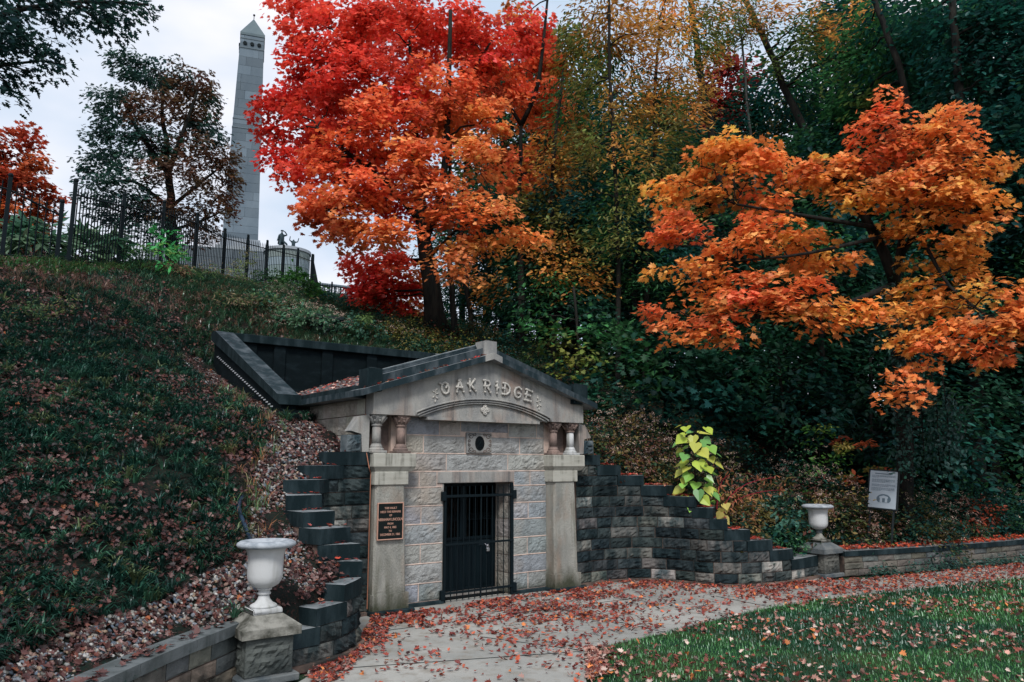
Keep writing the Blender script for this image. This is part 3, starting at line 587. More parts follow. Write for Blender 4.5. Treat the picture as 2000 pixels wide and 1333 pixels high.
def pf(m):
    for q in ((-.20,-.186,-.25,.25),(.186,.20,-.25,.25)): m.box(q[0], q[1], -.020, .008, q[2], q[3], b=.003)
    for q in ((-.25,-.236),(.236,.25)): m.box(-.186, .186, -.020, .008, q[0], q[1], b=.003)
sub('frame', pf, M['copper'], PQ)
for body, z, sz in (('THIS VAULT', .175, .040), ('HELD THE REMAINS', .125, .040), ('OF', .077, .038), ('ABRAHAM LINCOLN', .022, .051), ('FROM', -.035, .038), ('MAY 4, 1865', -.083, .040), ('TO', -.132, .038), ('DECEMBER 21, 1865', -.178, .040)):
    textobj(body, 0, -.0135, z, sz, M['copper'], PQ, sx=.80 if sz > .045 else .88)
m = MB(); m.tube([(4.745, 9.66, 2.70), (4.745, 9.66, 2.17)], .006, 5); m.tube([(4.745, 9.60, 2.17), (4.745, 9.5, 1.95), (4.80, 9.56, 1.88), (4.80, 9.55, .1)], .007, 5)
m.build('lightning_cable', mat('rusted_copper_cable', (.30,.13,.08), rough=.6), V_)

# ---------------------------------------------------------------- black parapet retaining the hill round the roof
B_ = thing('parapet_wall', 'black stone parapet enclosing the vault roof, its arm raking down the slope', 'parapet')
m = MB()                                                # left raking arm
m.prism([(11.62, 1.5), (15.5, 1.5), (15.5, 4.44), (11.62, 2.95)], 4.26, 4.50, 'x'); m.build('arm_wall', M['black'], B_)
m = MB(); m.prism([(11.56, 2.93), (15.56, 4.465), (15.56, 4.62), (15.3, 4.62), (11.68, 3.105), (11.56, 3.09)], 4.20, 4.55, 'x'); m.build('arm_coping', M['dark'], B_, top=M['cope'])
m = MB(); m.prism([(11.62, 1.5), (15.5, 1.5), (15.5, 4.44), (11.62, 2.95)], 9.28, 9.50, 'x'); m.build('arm_wall', M['black'], B_)
m = MB(); m.prism([(11.56, 2.93), (15.56, 4.465), (15.56, 4.62), (15.3, 4.62), (11.68, 3.105)], 9.22, 9.58, 'x'); m.build('arm_coping', M['topcope'], B_)
m = MB(); m.box(4.50, 9.28, 15.30, 15.5, 1.5, 4.43)
for x in (4.9, 5.5, 6.55, 7.6, 8.65): m.box(x - .12, x + .12, 15.24, 15.31, 2.5, 4.43)
m.box(4.5, 9.28, 15.22, 15.31, 2.4, 3.35); m.build('back_wall', M['black'], B_)
m = MB(); m.box(4.551, 9.219, 15.18, 15.56, 4.43, 4.60, b=.01); m.build('back_coping', M['dark'], B_)
m = MB(); m.box(4.50, 9.28, 11.8, 15.3, 2.6, 2.75); m.build('court_floor', M['roof'], B_)
m = MB()
for k in range(28): y = 11.95 + k * .117; m.box(4.228, 4.24, y, y + .075, 2.895 + (y - 11.9) * .367, 2.915 + (y - 11.9) * .367)
m.build('flashing', M['plastic'], B_)

# ---------------------------------------------------------------- stepped curved walls
def stepwall(name, label, C, ss, thick, tan_w, seed0):
    T = thing(name, label, 'retaining wall', group='stepped walls curving out from the vault')
    st = MB(); body = MB(); r = random.Random(seed0); sd_ = seed0 * 100
    P = lambda u, o: C.pt(u, o)
    def seg(mb, u0, u1, z0, z1, o0, o1, col=None, n=None):
        n = n or max(1, int((u1 - u0) / .08)); us = np.linspace(u0, u1, n + 1); v = []
        for u in us:
            for o, z in ((o1, z0), (o0, z0), (o0, z1), (o1, z1)): x, y = P(u, o + (r.uniform(-.008, .004) if n in (1, 3) else 0)); v.append((x, y, z + (r.uniform(-.007, .002) if n in (1, 3) and z == z1 else 0)))
        f = [(i*4+a, i*4+(a+1)%4, (i+1)*4+(a+1)%4, (i+1)*4+a) for i in range(n) for a in range(4)] + [(0,3,2,1), (n*4, n*4+1, n*4+2, n*4+3)]
        mb.add(v, f, col)
    for k in range(12):
        z1 = ZK[k]; z0 = z1 - .178 if k < 11 else .05; uend = ss[min(k, 10)]; ucap = (ss[k-1] - .06) if 1 <= k <= 10 else (0 if k == 0 else uend)
        if k >= 11: ucap = uend
        if z0 < .05: z0 = .05
        seg(body, 0, max(ucap, .05), z0, z1, -thick, -.012)
        u = 0
        while u < ucap - .02:
            L = r.uniform(.28, .55); e = u + L
            if ucap - e < .16: e = ucap
            c = r.choice([(.018,.030,.034), (.028,.040,.044), (.04,.052,.054), (.06,.068,.068), (.11,.105,.10), (.15,.145,.13), (.28,.27,.245) if r.random() < .6 else (.04,.05,.05)])
            sd_ += 1; rockface(st, P, u, e, z0, z1, .032, vary(c, .2), seed=sd_, nu=max(5, int((e-u)/.045)), nz=5); u = e
        if k <= 10:
            cp = MB(); seg(cp, max(ucap, 0), uend, z0 + .002, z1, -thick - .03, .022, n=1 if uend - ucap < .5 else 3); cp.build('capstone', M['dark'], T, top=M['paletop'])
    seg(body, 0, C.L, 0, .055, -thick, .07)
    body.build('wall_core', M['joint'], T); st.build('wall_stones', M['soot'], T)
    return T
stepwall('stepped_wall', 'dark stepped stone wall left of the vault, descending to the nearer urn beside gravel', LC, LS, .40, False, 3)
stepwall('stepped_wall', 'long sooty stepped stone wall right of the vault, leaves on its steps', RC, RS, .40, True, 5)

# ---------------------------------------------------------------- low boundary walls
def lowwall(label, pts, h, hc, thick, mt_st, mt_c, rows_, cols, side):
    C = Curve(pts, side); T = thing('low_wall', label, 'wall', group='low boundary walls'); st = MB(); body = MB(); cp = MB(); P = lambda u, o: C.pt(u, o); r = random.Random(int(pts[0][0]))
    n = int(C.L / .2); us = np.linspace(0, C.L, n + 1)
    def seg(mb, z0, z1, o0, o1, a=0, b=None):
        v = []; uu = np.linspace(a, b if b is not None else C.L, n + 1) if b is None else np.linspace(a, b, 4)
        for u in uu:
            for o, z in ((o1, z0), (o0, z0), (o0, z1), (o1, z1)): x, y = P(u, o); v.append((x, y, z))
        k = len(uu) - 1; mb.add(v, [(i*4+q, i*4+(q+1)%4, (i+1)*4+(q+1)%4, (i+1)*4+q) for i in range(k) for q in range(4)] + [(0,3,2,1), (k*4, k*4+1, k*4+2, k*4+3)])
    seg(body, 0, h - hc, -thick + .03, -.015)
    for k in range(rows_):
        z0 = k * (h - hc) / rows_; z1 = (k + 1) * (h - hc) / rows_; u = 0
        while u < C.L - .05:
            L = r.uniform(.25, .5); e = min(u + L, C.L); rockface(st, P, u, e, z0, z1, .014, vary(r.choice(cols), .15), seed=r.randint(0, 9999), nz=3, nu=5); u = e
    u = 0
    while u < C.L - .01:
        e = min(u + r.uniform(.7, 1.1), C.L); seg(cp, h - hc + .001, h + r.uniform(-.002, .002), -thick, .03, u + .003, e - .003); u = e
    body.build('wall_core', M['joint'], T); st.build('wall_stones', M[mt_st], T); cp.build('coping', M[mt_c], T, top=M['paletop'] if mt_c == 'dark' else None); return T
lowwall('near low brown stone wall with grey coping, running off bottom left', [(2.46,7.52),(2.2,7.26),(1.78,6.88),(1.32,6.40),(.80,5.84),(-.5,4.6),(-3.5,2.2)], .535, .095, .24, 'lowwall', 'topcope', 3, [(.19,.15,.12),(.15,.14,.125),(.09,.10,.10)], 1)
lowwall('distant low stone wall with dark coping topped by red leaves, running right', [(13.35,7.66),(14.68,7.29),(15.95,7.0),(17.5,6.70),(19.2,6.45),(23,5.75),(27,4.8)], .45, .095, .28, 'lowwall', 'dark', 3, [(.15,.145,.13),(.10,.11,.11),(.13,.12,.10)], -1)

# ---------------------------------------------------------------- pedestals and urns
def pedestal(cx, cy, w_, label, mc, zt, rz):
    T = thing('urn_pedestal', label, 'pedestal', (cx, cy, 0), 'urn pedestals', rz); h_ = w_ / 2; s_ = MB()
    for a in range(4):
        an = a * math.pi / 2
        def P(u, o, an=an): x, y = u, -(h_ - .06) - o; return x * math.cos(an) - y * math.sin(an), x * math.sin(an) + y * math.cos(an)
        rockface(s_, P, -(h_ - .05), h_ - .05, .075, zt - .175, .03, (.09,.10,.095) if mc == 'pedcap' else (.10,.10,.09), seed=60 + a, marg=.03)
    s_.build('shaft', M['lowwall'], T)
    sub('base', lambda m: (m.box(-h_ + .0, h_ - .0, -h_, h_, 0, .07, b=.01), m.box(-h_ + .07, h_ - .07, -h_ + .07, h_ - .07, .06, zt - .17)), M['pedcapd'], T)
    def cap(m):
        z0 = zt - .18; z1 = zt - .10; q = h_; p = .145; m.add([(-q,-q,z0),(q,-q,z0),(q,q,z0),(-q,q,z0),(-q,-q,z1),(q,-q,z1),(q,q,z1),(-q,q,z1),(-p,-p,zt),(p,-p,zt),(p,p,zt),(-p,p,zt)],
            [(0,3,2,1),(0,1,5,4),(1,2,6,5),(2,3,7,6),(3,0,4,7),(4,5,9,8),(5,6,10,9),(6,7,11,10),(7,4,8,11),(8,9,10,11)])
    sub('cap', cap, M[mc], T); return T
pedestal(2.665, 7.485, .56, 'nearer stone pedestal with buff pyramidal cap, carrying the larger-looking white urn', 'pedcap', .60, 0)
pedestal(13.1, 7.97, .56, 'farther stone pedestal with dark blackened pyramidal cap at the end of the long stepped wall', 'pedcapd', .60, math.radians(-4))
def urn(cx, cy, z, label, stained):
    T = thing('garden_urn', label, 'urn', (cx, cy, z), 'white urns on pedestals', 0 if not stained else math.radians(-4))
    mb_ = M['urn'] if not stained else M['pedcapd']
    sub('foot', lambda m: (m.box(-.14, .14, -.14, .14, 0, .05, b=.008), m.lathe([(.125,.05),(.128,.065),(.115,.075),(.085,.09),(.06,.12),(.05,.15),(.047,.165)], 0, 0, 32)), M['urn'] if not stained else M['pedcap'], T, True)
    sub('stem', lambda m: m.lathe([(.047,.160),(.062,.168),(.064,.18),(.052,.19),(.055,.205),(.07,.21),(.072,.225),(.05,.228)], 0, 0, 32), mb_, T, True)
    def bowl(m):
        pr = [(.05,.222),(.09,.235),(.135,.262),(.158,.30),(.166,.345),(.166,.42),(.168,.52),(.178,.57),(.195,.60),(.205,.612)]
        m.lathe(pr + [(.18,.612),(.15,.56),(.14,.40),(.1,.33),(.02,.32)], 0, 0, 36)
    sub('bowl', bowl, M['urn'], T, True)
    sub('rim', lambda m: m.lathe([(.20,.61),(.245,.605),(.272,.618),(.280,.634),(.272,.652),(.245,.668),(.215,.672),(.19,.66),(.17,.61)], 0, 0, 40), M['urnrim'], T, True)
    return T
urn(2.665, 7.485, .603, 'large white urn on the nearer pedestal, with a clean pale foot', False)
urn(13.1, 7.97, .603, 'white urn on the farther pedestal beside the shrubs, with a blackened stem', True)

# ---------------------------------------------------------------- far monument behind the crest
def stonebox(mb, x0, x1, y0, y1, z0, z1, ch, r, base=(.30,.34,.38)):
    z = z0
    while z < z1 - .05:
        h = min(ch * r.uniform(.8, 1.2), z1 - z); 
        nx_ = max(2, int((x1 - x0) / (ch * 1.6))); xs_ = [x0] + sorted(x0 + (x1 - x0) * (i + r.uniform(.2, .8)) / nx_ for i in range(nx_ - 1)) + [x1]
        for a, b in zip(xs_[:-1], xs_[1:]):
            k = r.uniform(.82, 1.18); mb.box(a + .015, b - .015, y0 + r.uniform(0, .02), y1, z + .015, z + h - .015, tuple(c * k for c in base))
        z += h
ob = at(470, 470, 90); OB = thing('obelisk_monument', 'tall grey granite obelisk rising on the hilltop beside the dark oak tree', 'monument', (ob[0], ob[1], 0), rz=math.radians(-18))
r_ = random.Random(4); m = MB(); zb, zt = 26.0, 52.5; z = zb; W0, W1 = 1.96, 1.33
while z < zt - .01:
    h = min(r_.uniform(.85, 1.15), zt - z); wa = W0 + (W1 - W0) * (z - zb) / (zt - zb); wb = W0 + (W1 - W0) * (z + h - zb) / (zt - zb); n = 2 + (r_.random() > .5)
    cuts = [-1] + sorted(r_.uniform(-.75, .75) for _ in range(n - 1)) + [1]
    for a, b in zip(cuts[:-1], cuts[1:]):
        k = r_.uniform(.78, 1.2); e = .02; q = lambda w_, t: t * w_
        v = [(q(wa,a)+e*0, -wa, z+e), (q(wa,b)-e, -wa, z+e), (q(wa,b)-e, wa, z+e), (q(wa,a), wa, z+e), (q(wb,a), -wb, z+h), (q(wb,b)-e, -wb, z+h), (q(wb,b)-e, wb, z+h), (q(wb,a), wb, z+h)]
        m.add(v, [(0,3,2,1),(4,5,6,7),(0,1,5,4),(1,2,6,5),(2,3,7,6),(3,0,4,7)], tuple(c * k for c in (.13,.165,.195)))
    z += h
m.build('shaft', M['granite'], OB)
m = MB(); m.add([(-1.4,-1.4,52.5),(1.4,-1.4,52.5),(1.4,1.4,52.5),(-1.4,1.4,52.5),(-1.4,-1.4,52.8),(1.4,-1.4,52.8),(1.4,1.4,52.8),(-1.4,1.4,52.8),(0,0,55.5)], [(0,3,2,1),(0,1,5,4),(1,2,6,5),(2,3,7,6),(3,0,4,7),(4,5,8),(5,6,8),(6,7,8),(7,4,8)], (.12,.155,.17)); m.tube([(0,0,55.5),(0,0,56.1)], .05, 6, (.05,.05,.05)); m.sphere((0,0,56.0), .14, (.05,.05,.05)); m.build('pyramid_cap', M['granite'], OB)
for k in (-.8, 0, .8):
    for q_ in ([(k, -1.50, 51.4), (k, -1.36, 51.4)], [(-1.50, k, 51.4), (-1.36, k, 51.4)]): m = MB(); m.tube(q_, .22, 12); m.build('round_opening', M['iron'], OB)
for zz_ in (50.8, 52.0, 40.6, 41.7): w_ = W0 + (W1 - W0) * (zz_ - zb) / (zt - zb) + .05; m = MB(); m.box(-w_, w_, -w_, w_, zz_, zz_ + .12, (.13,.16,.18)); m.build('band', M['granite'], OB)
m = MB(); m.box(-2.5, 2.5, -2.5, 2.5, 24.9, 26.2, (.33,.36,.38)); m.box(-2.15, 2.15, -2.15, 2.15, 26.2, 27.2, (.3,.33,.36)); m.build('plinth', M['granite'], OB)
m = MB(); stonebox(m, -9, 7.0, -6, 8, 8, 24.9, 1.0, r_, (.15,.18,.20)); m.build('terrace_base', M['granite'], OB)
# drum that carries the statue group
dp = at(560, 520, 76); DR = thing('statue_pedestal', 'round grey stone pedestal under the bronze soldiers behind the fence', 'pedestal', (dp[0], dp[1], 0))
m = MB(); zd = float(at(560, 497, 76)[2])
for k in range(12): z = zd - (k + 1) * .8; m.lathe([(2.15, z + .02), (2.15, z + .78)], 0, 0, 28, tuple(c * r_.uniform(.85, 1.15) for c in (.28,.32,.35)))
m.lathe([(2.3, zd - .02), (2.3, zd + .25), (2.0, zd + .35)], 0, 0, 28, (.3,.33,.36)); m.lathe([(2.08, 6), (2.08, zd - .03)], 0, 0, 20, (.15,.17,.19)); m.build('drum', M['granite'], DR)
def figure(name, joints, edges, rad, M_, parent):
    me = bpy.data.meshes.new(name); me.from_pydata(joints, edges, []); o = link(bpy.data.objects.new(name, me), parent)
    md = o.modifiers.new('skin', 'SKIN'); md.use_smooth_shade = True
    for i, rr in enumerate(rad): me.skin_vertices[0].data[i].radius = (rr, rr)
    me.skin_vertices[0].data[0].use_root = True
    o.modifiers.new('sub', 'SUBSURF').levels = 1; bpy.context.view_layer.update()
    dg = bpy.context.evaluated_depsgraph_get(); me2 = bpy.data.meshes.new_from_object(o.evaluated_get(dg)); o.modifiers.clear(); o.data = me2
    me2.materials.clear(); me2.materials.append(M_); return o
ST = thing('soldier_statue', 'bronze statue of a soldier shading his eyes, seen against the white sky above the fence', 'statue', tuple(at(549, 492, 75)))
Bd = [(0,0,.98),(0,0,1.25),(0,0,1.48),(0,0,1.6),(0,-.01,1.74),(.22,0,1.45),(.42,-.1,1.5),(.2,-.2,1.72),(.10,-.2,1.76),(-.22,0,1.45),(-.32,-.05,1.12),(-.42,-.1,.86),(-.13,0,.92),(-.22,-.15,.5),(-.20,.0,.05),(-.2,-.18,.02),(.13,0,.92),(.38,-.25,.66),(.36,-.1,.12),(.36,-.28,.08)]
Be = [(0,1),(1,2),(2,3),(3,4),(2,5),(5,6),(6,7),(7,8),(2,9),(9,10),(10,11),(0,12),(12,13),(13,14),(14,15),(0,16),(16,17),(17,18),(18,19)]
sc_ = 1.15
figure('body', [tuple(c * sc_ for c in p) for p in Bd], Be, [q * sc_ for q in (.17,.18,.16,.07,.12,.09,.06,.05,.05,.09,.065,.05,.12,.09,.07,.06,.12,.09,.07,.06)], M['stat'], ST)
sub('cap', lambda m: (m.lathe([(.14,2.06),(.15,2.09),(.13,2.17),(.04,2.19)], 0, -.02, 12), m.box(-.14, .14, -.26, -.1, 2.05, 2.075)), M['stat'], ST, True)
sub('cloak', lambda m: m.add([(-.28,.08,1.65),(.28,.08,1.65),(.34,.22,.85),(.1,.34,.7),(-.3,.28,.8),(-.22,.14,1.7),(.22,.14,1.7),(.26,.3,.85),(.08,.42,.72),(-.24,.36,.82)], [(0,1,2,3,4),(9,8,7,6,5),(0,5,6,1),(1,6,7,2),(2,7,8,3),(3,8,9,4),(4,9,5,0)]), M['stat'], ST)
S2 = thing('soldier_statue', 'smaller bronze soldier statue with both arms raised, right of the saluting one', 'statue', tuple(at(572, 499, 75)))
B2 = [(0,0,.9),(0,0,1.15),(0,0,1.38),(0,0,1.48),(0,-.01,1.6),(.2,0,1.36),(.42,0,1.42),(.5,0,1.72),(.52,0,1.84),(-.2,0,1.36),(-.40,0,1.45),(-.38,-.05,1.75),(-.36,-.05,1.86),(-.12,0,.85),(-.2,-.1,.45),(-.2,0,.05),(.12,0,.85),(.25,0,.45),(.35,.1,.05)]
figure('body', B2, [(0,1),(1,2),(2,3),(3,4),(2,5),(5,6),(6,7),(7,8),(2,9),(9,10),(10,11),(11,12),(0,13),(13,14),(14,15),(0,16),(16,17),(17,18)], (.14,.15,.14,.06,.11,.08,.055,.045,.05,.08,.055,.045,.05,.1,.08,.06,.1,.08,.06), M['stat'], S2)
rk = MB(); rk.sphere((0, 0, .1), (.9, .7, .35), seg=10, ring=6); tag(rk.build('bronze_rocks', M['stat']), 'bronze rockwork mound beneath the two soldier statues', 'statue base').location = tuple(at(566, 503, 75.5) - np.array([0, 0, .1]))

# ---------------------------------------------------------------- iron fences
def ray_on_line(px, P0, P1):
    d = _f * F + _r * (px - PCX); d = d[:2] / np.linalg.norm(d[:2]); a = np.array(P1) - np.array(P0); A_ = np.array([[d[0], -a[0]], [d[1], -a[1]]]); t, s_ = np.linalg.solve(A_, np.array(P0)); return (d * t, s_)
def fence(label, posts, hs, step, pt=.0135, dz=0):
    T = thing('iron_fence', label, 'fence', (posts[0][0], posts[0][1], 0)); o0 = np.array(posts[0][:2])
    for i, p in enumerate(posts):
        x, y = p[0] - o0[0], p[1] - o0[1]; z = p[2]; h = hs[i]
        m = MB(); m.box(x - .04, x + .04, y - .04, y + .04, z - .5, z + h + .12); m.sphere((x, y, z + h + .16), .055, seg=8, ring=5); m.build('post', M['iron'], T)
    for i in range(len(posts) - 1):
        a = np.array([posts[i][0] - o0[0], posts[i][1] - o0[1], posts[i][2]]); b = np.array([posts[i+1][0] - o0[0], posts[i+1][1] - o0[1], posts[i+1][2]]); L = np.linalg.norm((b - a)[:2]); n = max(3, int(L / step)); m = MB()
        for k in range(1, n):
            t = k / n; p = a + (b - a) * t; h = hs[i] + (hs[i+1] - hs[i]) * t if not isinstance(hs[i], tuple) else hs[i]
            m.tube([(p[0], p[1], p[2] + .06), (p[0], p[1], p[2] + h - .03), (p[0], p[1], p[2] + h + .05)], [pt, pt, .002], 4)
        for zz, w_ in ((.14, .02), (hs[i] - .16, .02)):
            z2 = zz if zz < 1 else hs[i+1] - .16; m.tube([a + [0, 0, zz], b + [0, 0, z2]], .02, 4)
        m.build('fence_panel', M['iron'], T)
LNE = [(1.64,17.93),(2.96,20.3),(5.45,23.4),(7.1,26),(8.4,27.75),(10.6,30.1),(12.86,32.55)]
def on_fence(px):
    for a, b in zip(LNE[:-1], LNE[1:]):
        q, s_ = ray_on_line(px, a, b)
        if -.02 <= s_ <= 1.02: return q
    return q
pp = []
for px in (118, 219, 300, 369, 426, 473, 512, 545, 574, 603):
    q = on_fence(px); pp.append((q[0], q[1], h1(q[0], q[1]) - .02))
fence('long black iron picket fence climbing the crest in front of the obelisk', pp, [1.8] * len(pp), .15)
e0 = pp[-1]; fence('short return of black iron fence at the far end, beside the green bush', [(e0[0] + .05, e0[1] + .02, e0[2]), (e0[0] + 1.75, e0[1] + 3.3, e0[2] - .35)], [1.8, 1.6], .115)
lz = h1(.75, 18.4); l0 = at(-130, 505, 19.2); l1 = at(3, 505, 18.6); l2 = at(110, 512, 18.4)
fence('black iron fence with lower pickets at the left edge, before the orange tree', [(l0[0], l0[1], h1(l0[0], l0[1])), (l1[0], l1[1], h1(l1[0], l1[1])), (l2[0], l2[1], h1(l2[0], l2[1]))], [2.0, 1.72, 1.24], .13)
f0 = at(606, 590, 44); f1 = at(760, 594, 47); zb_ = f0[2]
fence('low distant iron fence seen under the red maple, before a pale balustrade', [(f0[0] + (f1[0] - f0[0]) * t, f0[1] + (f1[1] - f0[1]) * t, zb_) for t in (0, .25, .5, .75, 1)], [1.22] * 5, .14, .02)
bl0 = at(606, 568, 56); bl1 = at(780, 570, 58); BAL = thing('balustrade', 'pale stone balustrade of the hilltop terrace behind the low distant fence', 'balustrade', (bl0[0], bl0[1], bl0[2] - .5)); dl_ = bl1[:2] - bl0[:2]; Lb = np.linalg.norm(dl_); BAL.rotation_euler = (0, 0, math.atan2(dl_[1], dl_[0]))
m = MB(); m.box(0, Lb, 0, .4, -2, .55, (.17,.21,.24)); m.box(0, Lb, -.05, .45, 1.05, 1.17, (.17,.21,.24)); m.build('wall', M['granite'], BAL)
for k in range(int(Lb / .42)): m = MB(); m.lathe([(.11,.55),(.07,.62),(.12,.75),(.06,.95),(.1,1.05)], .2 + k * .42, .2, 8, (.20,.24,.27)); m.build('baluster', M['granite'], BAL)
cb = at(160, 522, 18.6); CU = MB(); q0 = on_fence(122); q1 = on_fence(216); CU.prism([(q0[0]-.05, q0[1]-.1), (q1[0]-.05, q1[1]-.1), (q1[0]-.2, q1[1]+.1), (q0[0]-.2, q0[1]+.1)], h1(*q0) - .5, h1(*q0) + .22)
tag(CU.build('fence_kerb', M['dark']), 'dark stone kerb block under the first panel of the crest fence', 'kerb')

# stacked stone vent on the slope behind the parapet
vs = thing('stone_vent', 'small dark vent of stacked stone slabs above the back parapet', 'vent', tuple(at(633, 664, 18.6)))
m = MB()
for k in range(6): q = .42 - .03 * k + random.uniform(-.03, .03); m.box(-q, q, -q * .8, q * .8, -.35 + k * .13, -.35 + k * .13 + .10, (.05,.06,.06), b=.02)
m.box(-.2, .2, -.2, .2, -.4, .5, (.02,.02,.02)); m.box(-.38, .38, -.3, .3, .46, .56, (.06,.07,.07), b=.02); m.build('slab_stack', M['soot'], vs)

# ---------------------------------------------------------------- information sign among the shrubs
sp = at(1725, 957, 16.9); SG = thing('information_sign', 'grey information panel in a dark frame standing tilted among the shrubs at right', 'sign', (sp[0], sp[1], sp[2] - .9), rz=0)
SG.scale = (.86, .86, .86)
SG.rotation_euler = (math.radians(-13), math.radians(4), math.radians(-80))
_o = SG.rotation_euler.to_matrix() @ Vector((0, 0, .9 * .86)); SG.location = (sp[0] - _o.x, sp[1] - _o.y, sp[2] - _o.z)
sub('frame', lambda m: m.box(-.335, .335, -.02, .02, .44, 1.36, b=.005), M['signf'], SG)
pn = sub('panel', lambda m: m.box(-.295, .295, -.026, -.018, .475, 1.325), M['signp'], SG)
def lines(m):
    r = random.Random(3); m.box(-.19, .19, -.030, -.027, 1.255, 1.272)
    for z0, n in ((1.215, 3), (1.125, 4), (1.01, 3), (.93, 4)):
        for k in range(n):
            x = -.25; e = .25 if k < n - 1 else r.uniform(-.12, .15)
            while x < e: l_ = min(r.uniform(.02, .05), e - x); m.box(x, x + l_, -.0295, -.027, z0 - k * .021, z0 - k * .021 + .007); x += l_ + .008
sub('print', lines, M['signd'], pn)
def pic(m):
    m.add([(.03 + .155 * math.cos(t), -.0285, .68 + .115 * max(-.8, math.sin(t))) for t in np.linspace(0, 2 * math.pi, 33)[:-1]], [list(range(32))])
sub('picture', pic, M['signd'], pn)
def pic2(m): 
    for q in [(-.06,.12,.70,.735),(-.05,-.01,.61,.70),(.06,.11,.61,.70),(-.01,.0,.6,.70)]: m.box(.0 + q[0], q[1], -.0315, -.029, q[2], q[3])
    m.prism([(-.07,.735),(.13,.735),(.03,.765)], -.0315, -.029, 'y'); m.box(-.12, .18, -.0315, -.029, .588, .602)
sub('picture', pic2, M['signp'], pn)
for x in (-.25, .25): sub('post', lambda m: m.box(x - .02, x + .02, .0, .03, -1.3, .5), M['signf'], SG)

# edging strips and drain hose
m = MB(); P_ = [at(338, 672, 16.6), (3.59,15.39,4.03), (3.58,14.46,3.69), (3.6,13.53,3.36), (3.63,12.69,3.1)]
Q_, _ = spline([(p[0], p[1]) for p in P_], 40); m.tube([(x, y, h1(x, y) + .05) for x, y in Q_], .014, 6)
tag(m.build('edging_strip', M['plastic'], None, True), 'pale plastic edging strip beside the upper gravel bed', 'edging')
m = MB(); Q_, _ = spline([(2.97,9.25),(2.84,8.95),(2.83,8.65),(2.84,8.45),(2.95,8.25)], 30); m.tube([(x, y, h1(x, y) + .05 + .06 * math.sin(i / 29 * math.pi)) for i, (x, y) in enumerate(Q_)], .024, 8)
tag(m.build('drain_hose', M['hose'], None, True), 'dark blue drain hose emerging from the ground cover behind the nearer urn', 'hose')

# ================================================================ VEGETATION
def half(pts, fold=.12):
    n = len(pts); v = [(x, y, fold * x) for x, y in pts] + [(-x, y, fold * x) for x, y in pts]; v = [(a, b, abs(c)) for a, b, c in v]
    return v, [list(range(n)), list(range(n, 2 * n))[::-1]]
MAPLE = half([(0,-.05),(.20,-.10),(.48,-.02),(.34,.14),(.66,.38),(.36,.40),(.28,.46),(.34,.74),(.14,.66),(0,1.0)])
OVAL = half([(0,0),(.22,.22),(.26,.5),(.14,.8),(0,1.0)], .3)
NARROW = half([(0,0),(.14,.3),(.12,.65),(0,1.0)], .3)
DIAM = ([(0,0,0),(.3,.5,.06),(0,1,0),(-.3,.5,.06)], [(0,1,2,3)])
OAK = half([(0,0),(.10,.05),(.22,.12),(.10,.24),(.36,.40),(.12,.48),(.30,.72),(.10,.76),(0,1.0)], .2)
HEART = half([(0,0),(.22,-.12),(.46,.05),(.50,.32),(.30,.65),(0,1.08)], .22)
def unit(a): return a / (np.linalg.norm(a, axis=1, keepdims=True) + 1e-9)
def sprays_to_leaves(SC, SD, SR, n, size, col, cj=.16, flat=.22, up=1.0, droop=.45):
    """SC spray centres, SD outward directions, SR radii, n leaves per spray"""
    m = len(SC); idx = np.repeat(np.arange(m), n); N = len(idx); a = rng.uniform(0, 2 * math.pi, N); q = np.sqrt(rng.uniform(0, 1, N)); rr = SR[idx] * q
    off = np.stack([np.cos(a) * rr, np.sin(a) * rr, rng.normal(0, flat, N) * SR[idx] - droop * q * q * SR[idx]], -1)
    C = SC[idx] + off; out = unit(np.stack([np.cos(a), np.sin(a), np.zeros(N)], -1) * .7 + SD[idx])
    nr = unit(np.stack([np.zeros(N), np.zeros(N), np.full(N, up)], -1) + out * .35 + rng.normal(0, .45, (N, 3))); tip = unit(out + rng.normal(0, .5, (N, 3)) + np.array([0, 0, -.55]))
    cc = col[idx] * (1 + rng.normal(0, cj, (N, 1))) * (1 + rng.normal(0, cj * .35, (N, 3))); return C, frames(nr, tip), size * rng.uniform(.65, 1.25, N), np.clip(cc, .003, .95)
def limb(mb, a, b, r0, r1, sag=.12, n=7, sides=5):
    a = np.array(a, float); b = np.array(b, float); L = np.linalg.norm(b - a); t = np.linspace(0, 1, n)[:, None]; j = rng.normal(0, L * .03, (n, 3)); j[0] = 0; j[-1] = 0
    p = a + (b - a) * t + j; p[:, 2] += (np.sin(t[:, 0] * math.pi) * L * sag); mb.tube(p, np.linspace(r0, r1, n), sides); return p
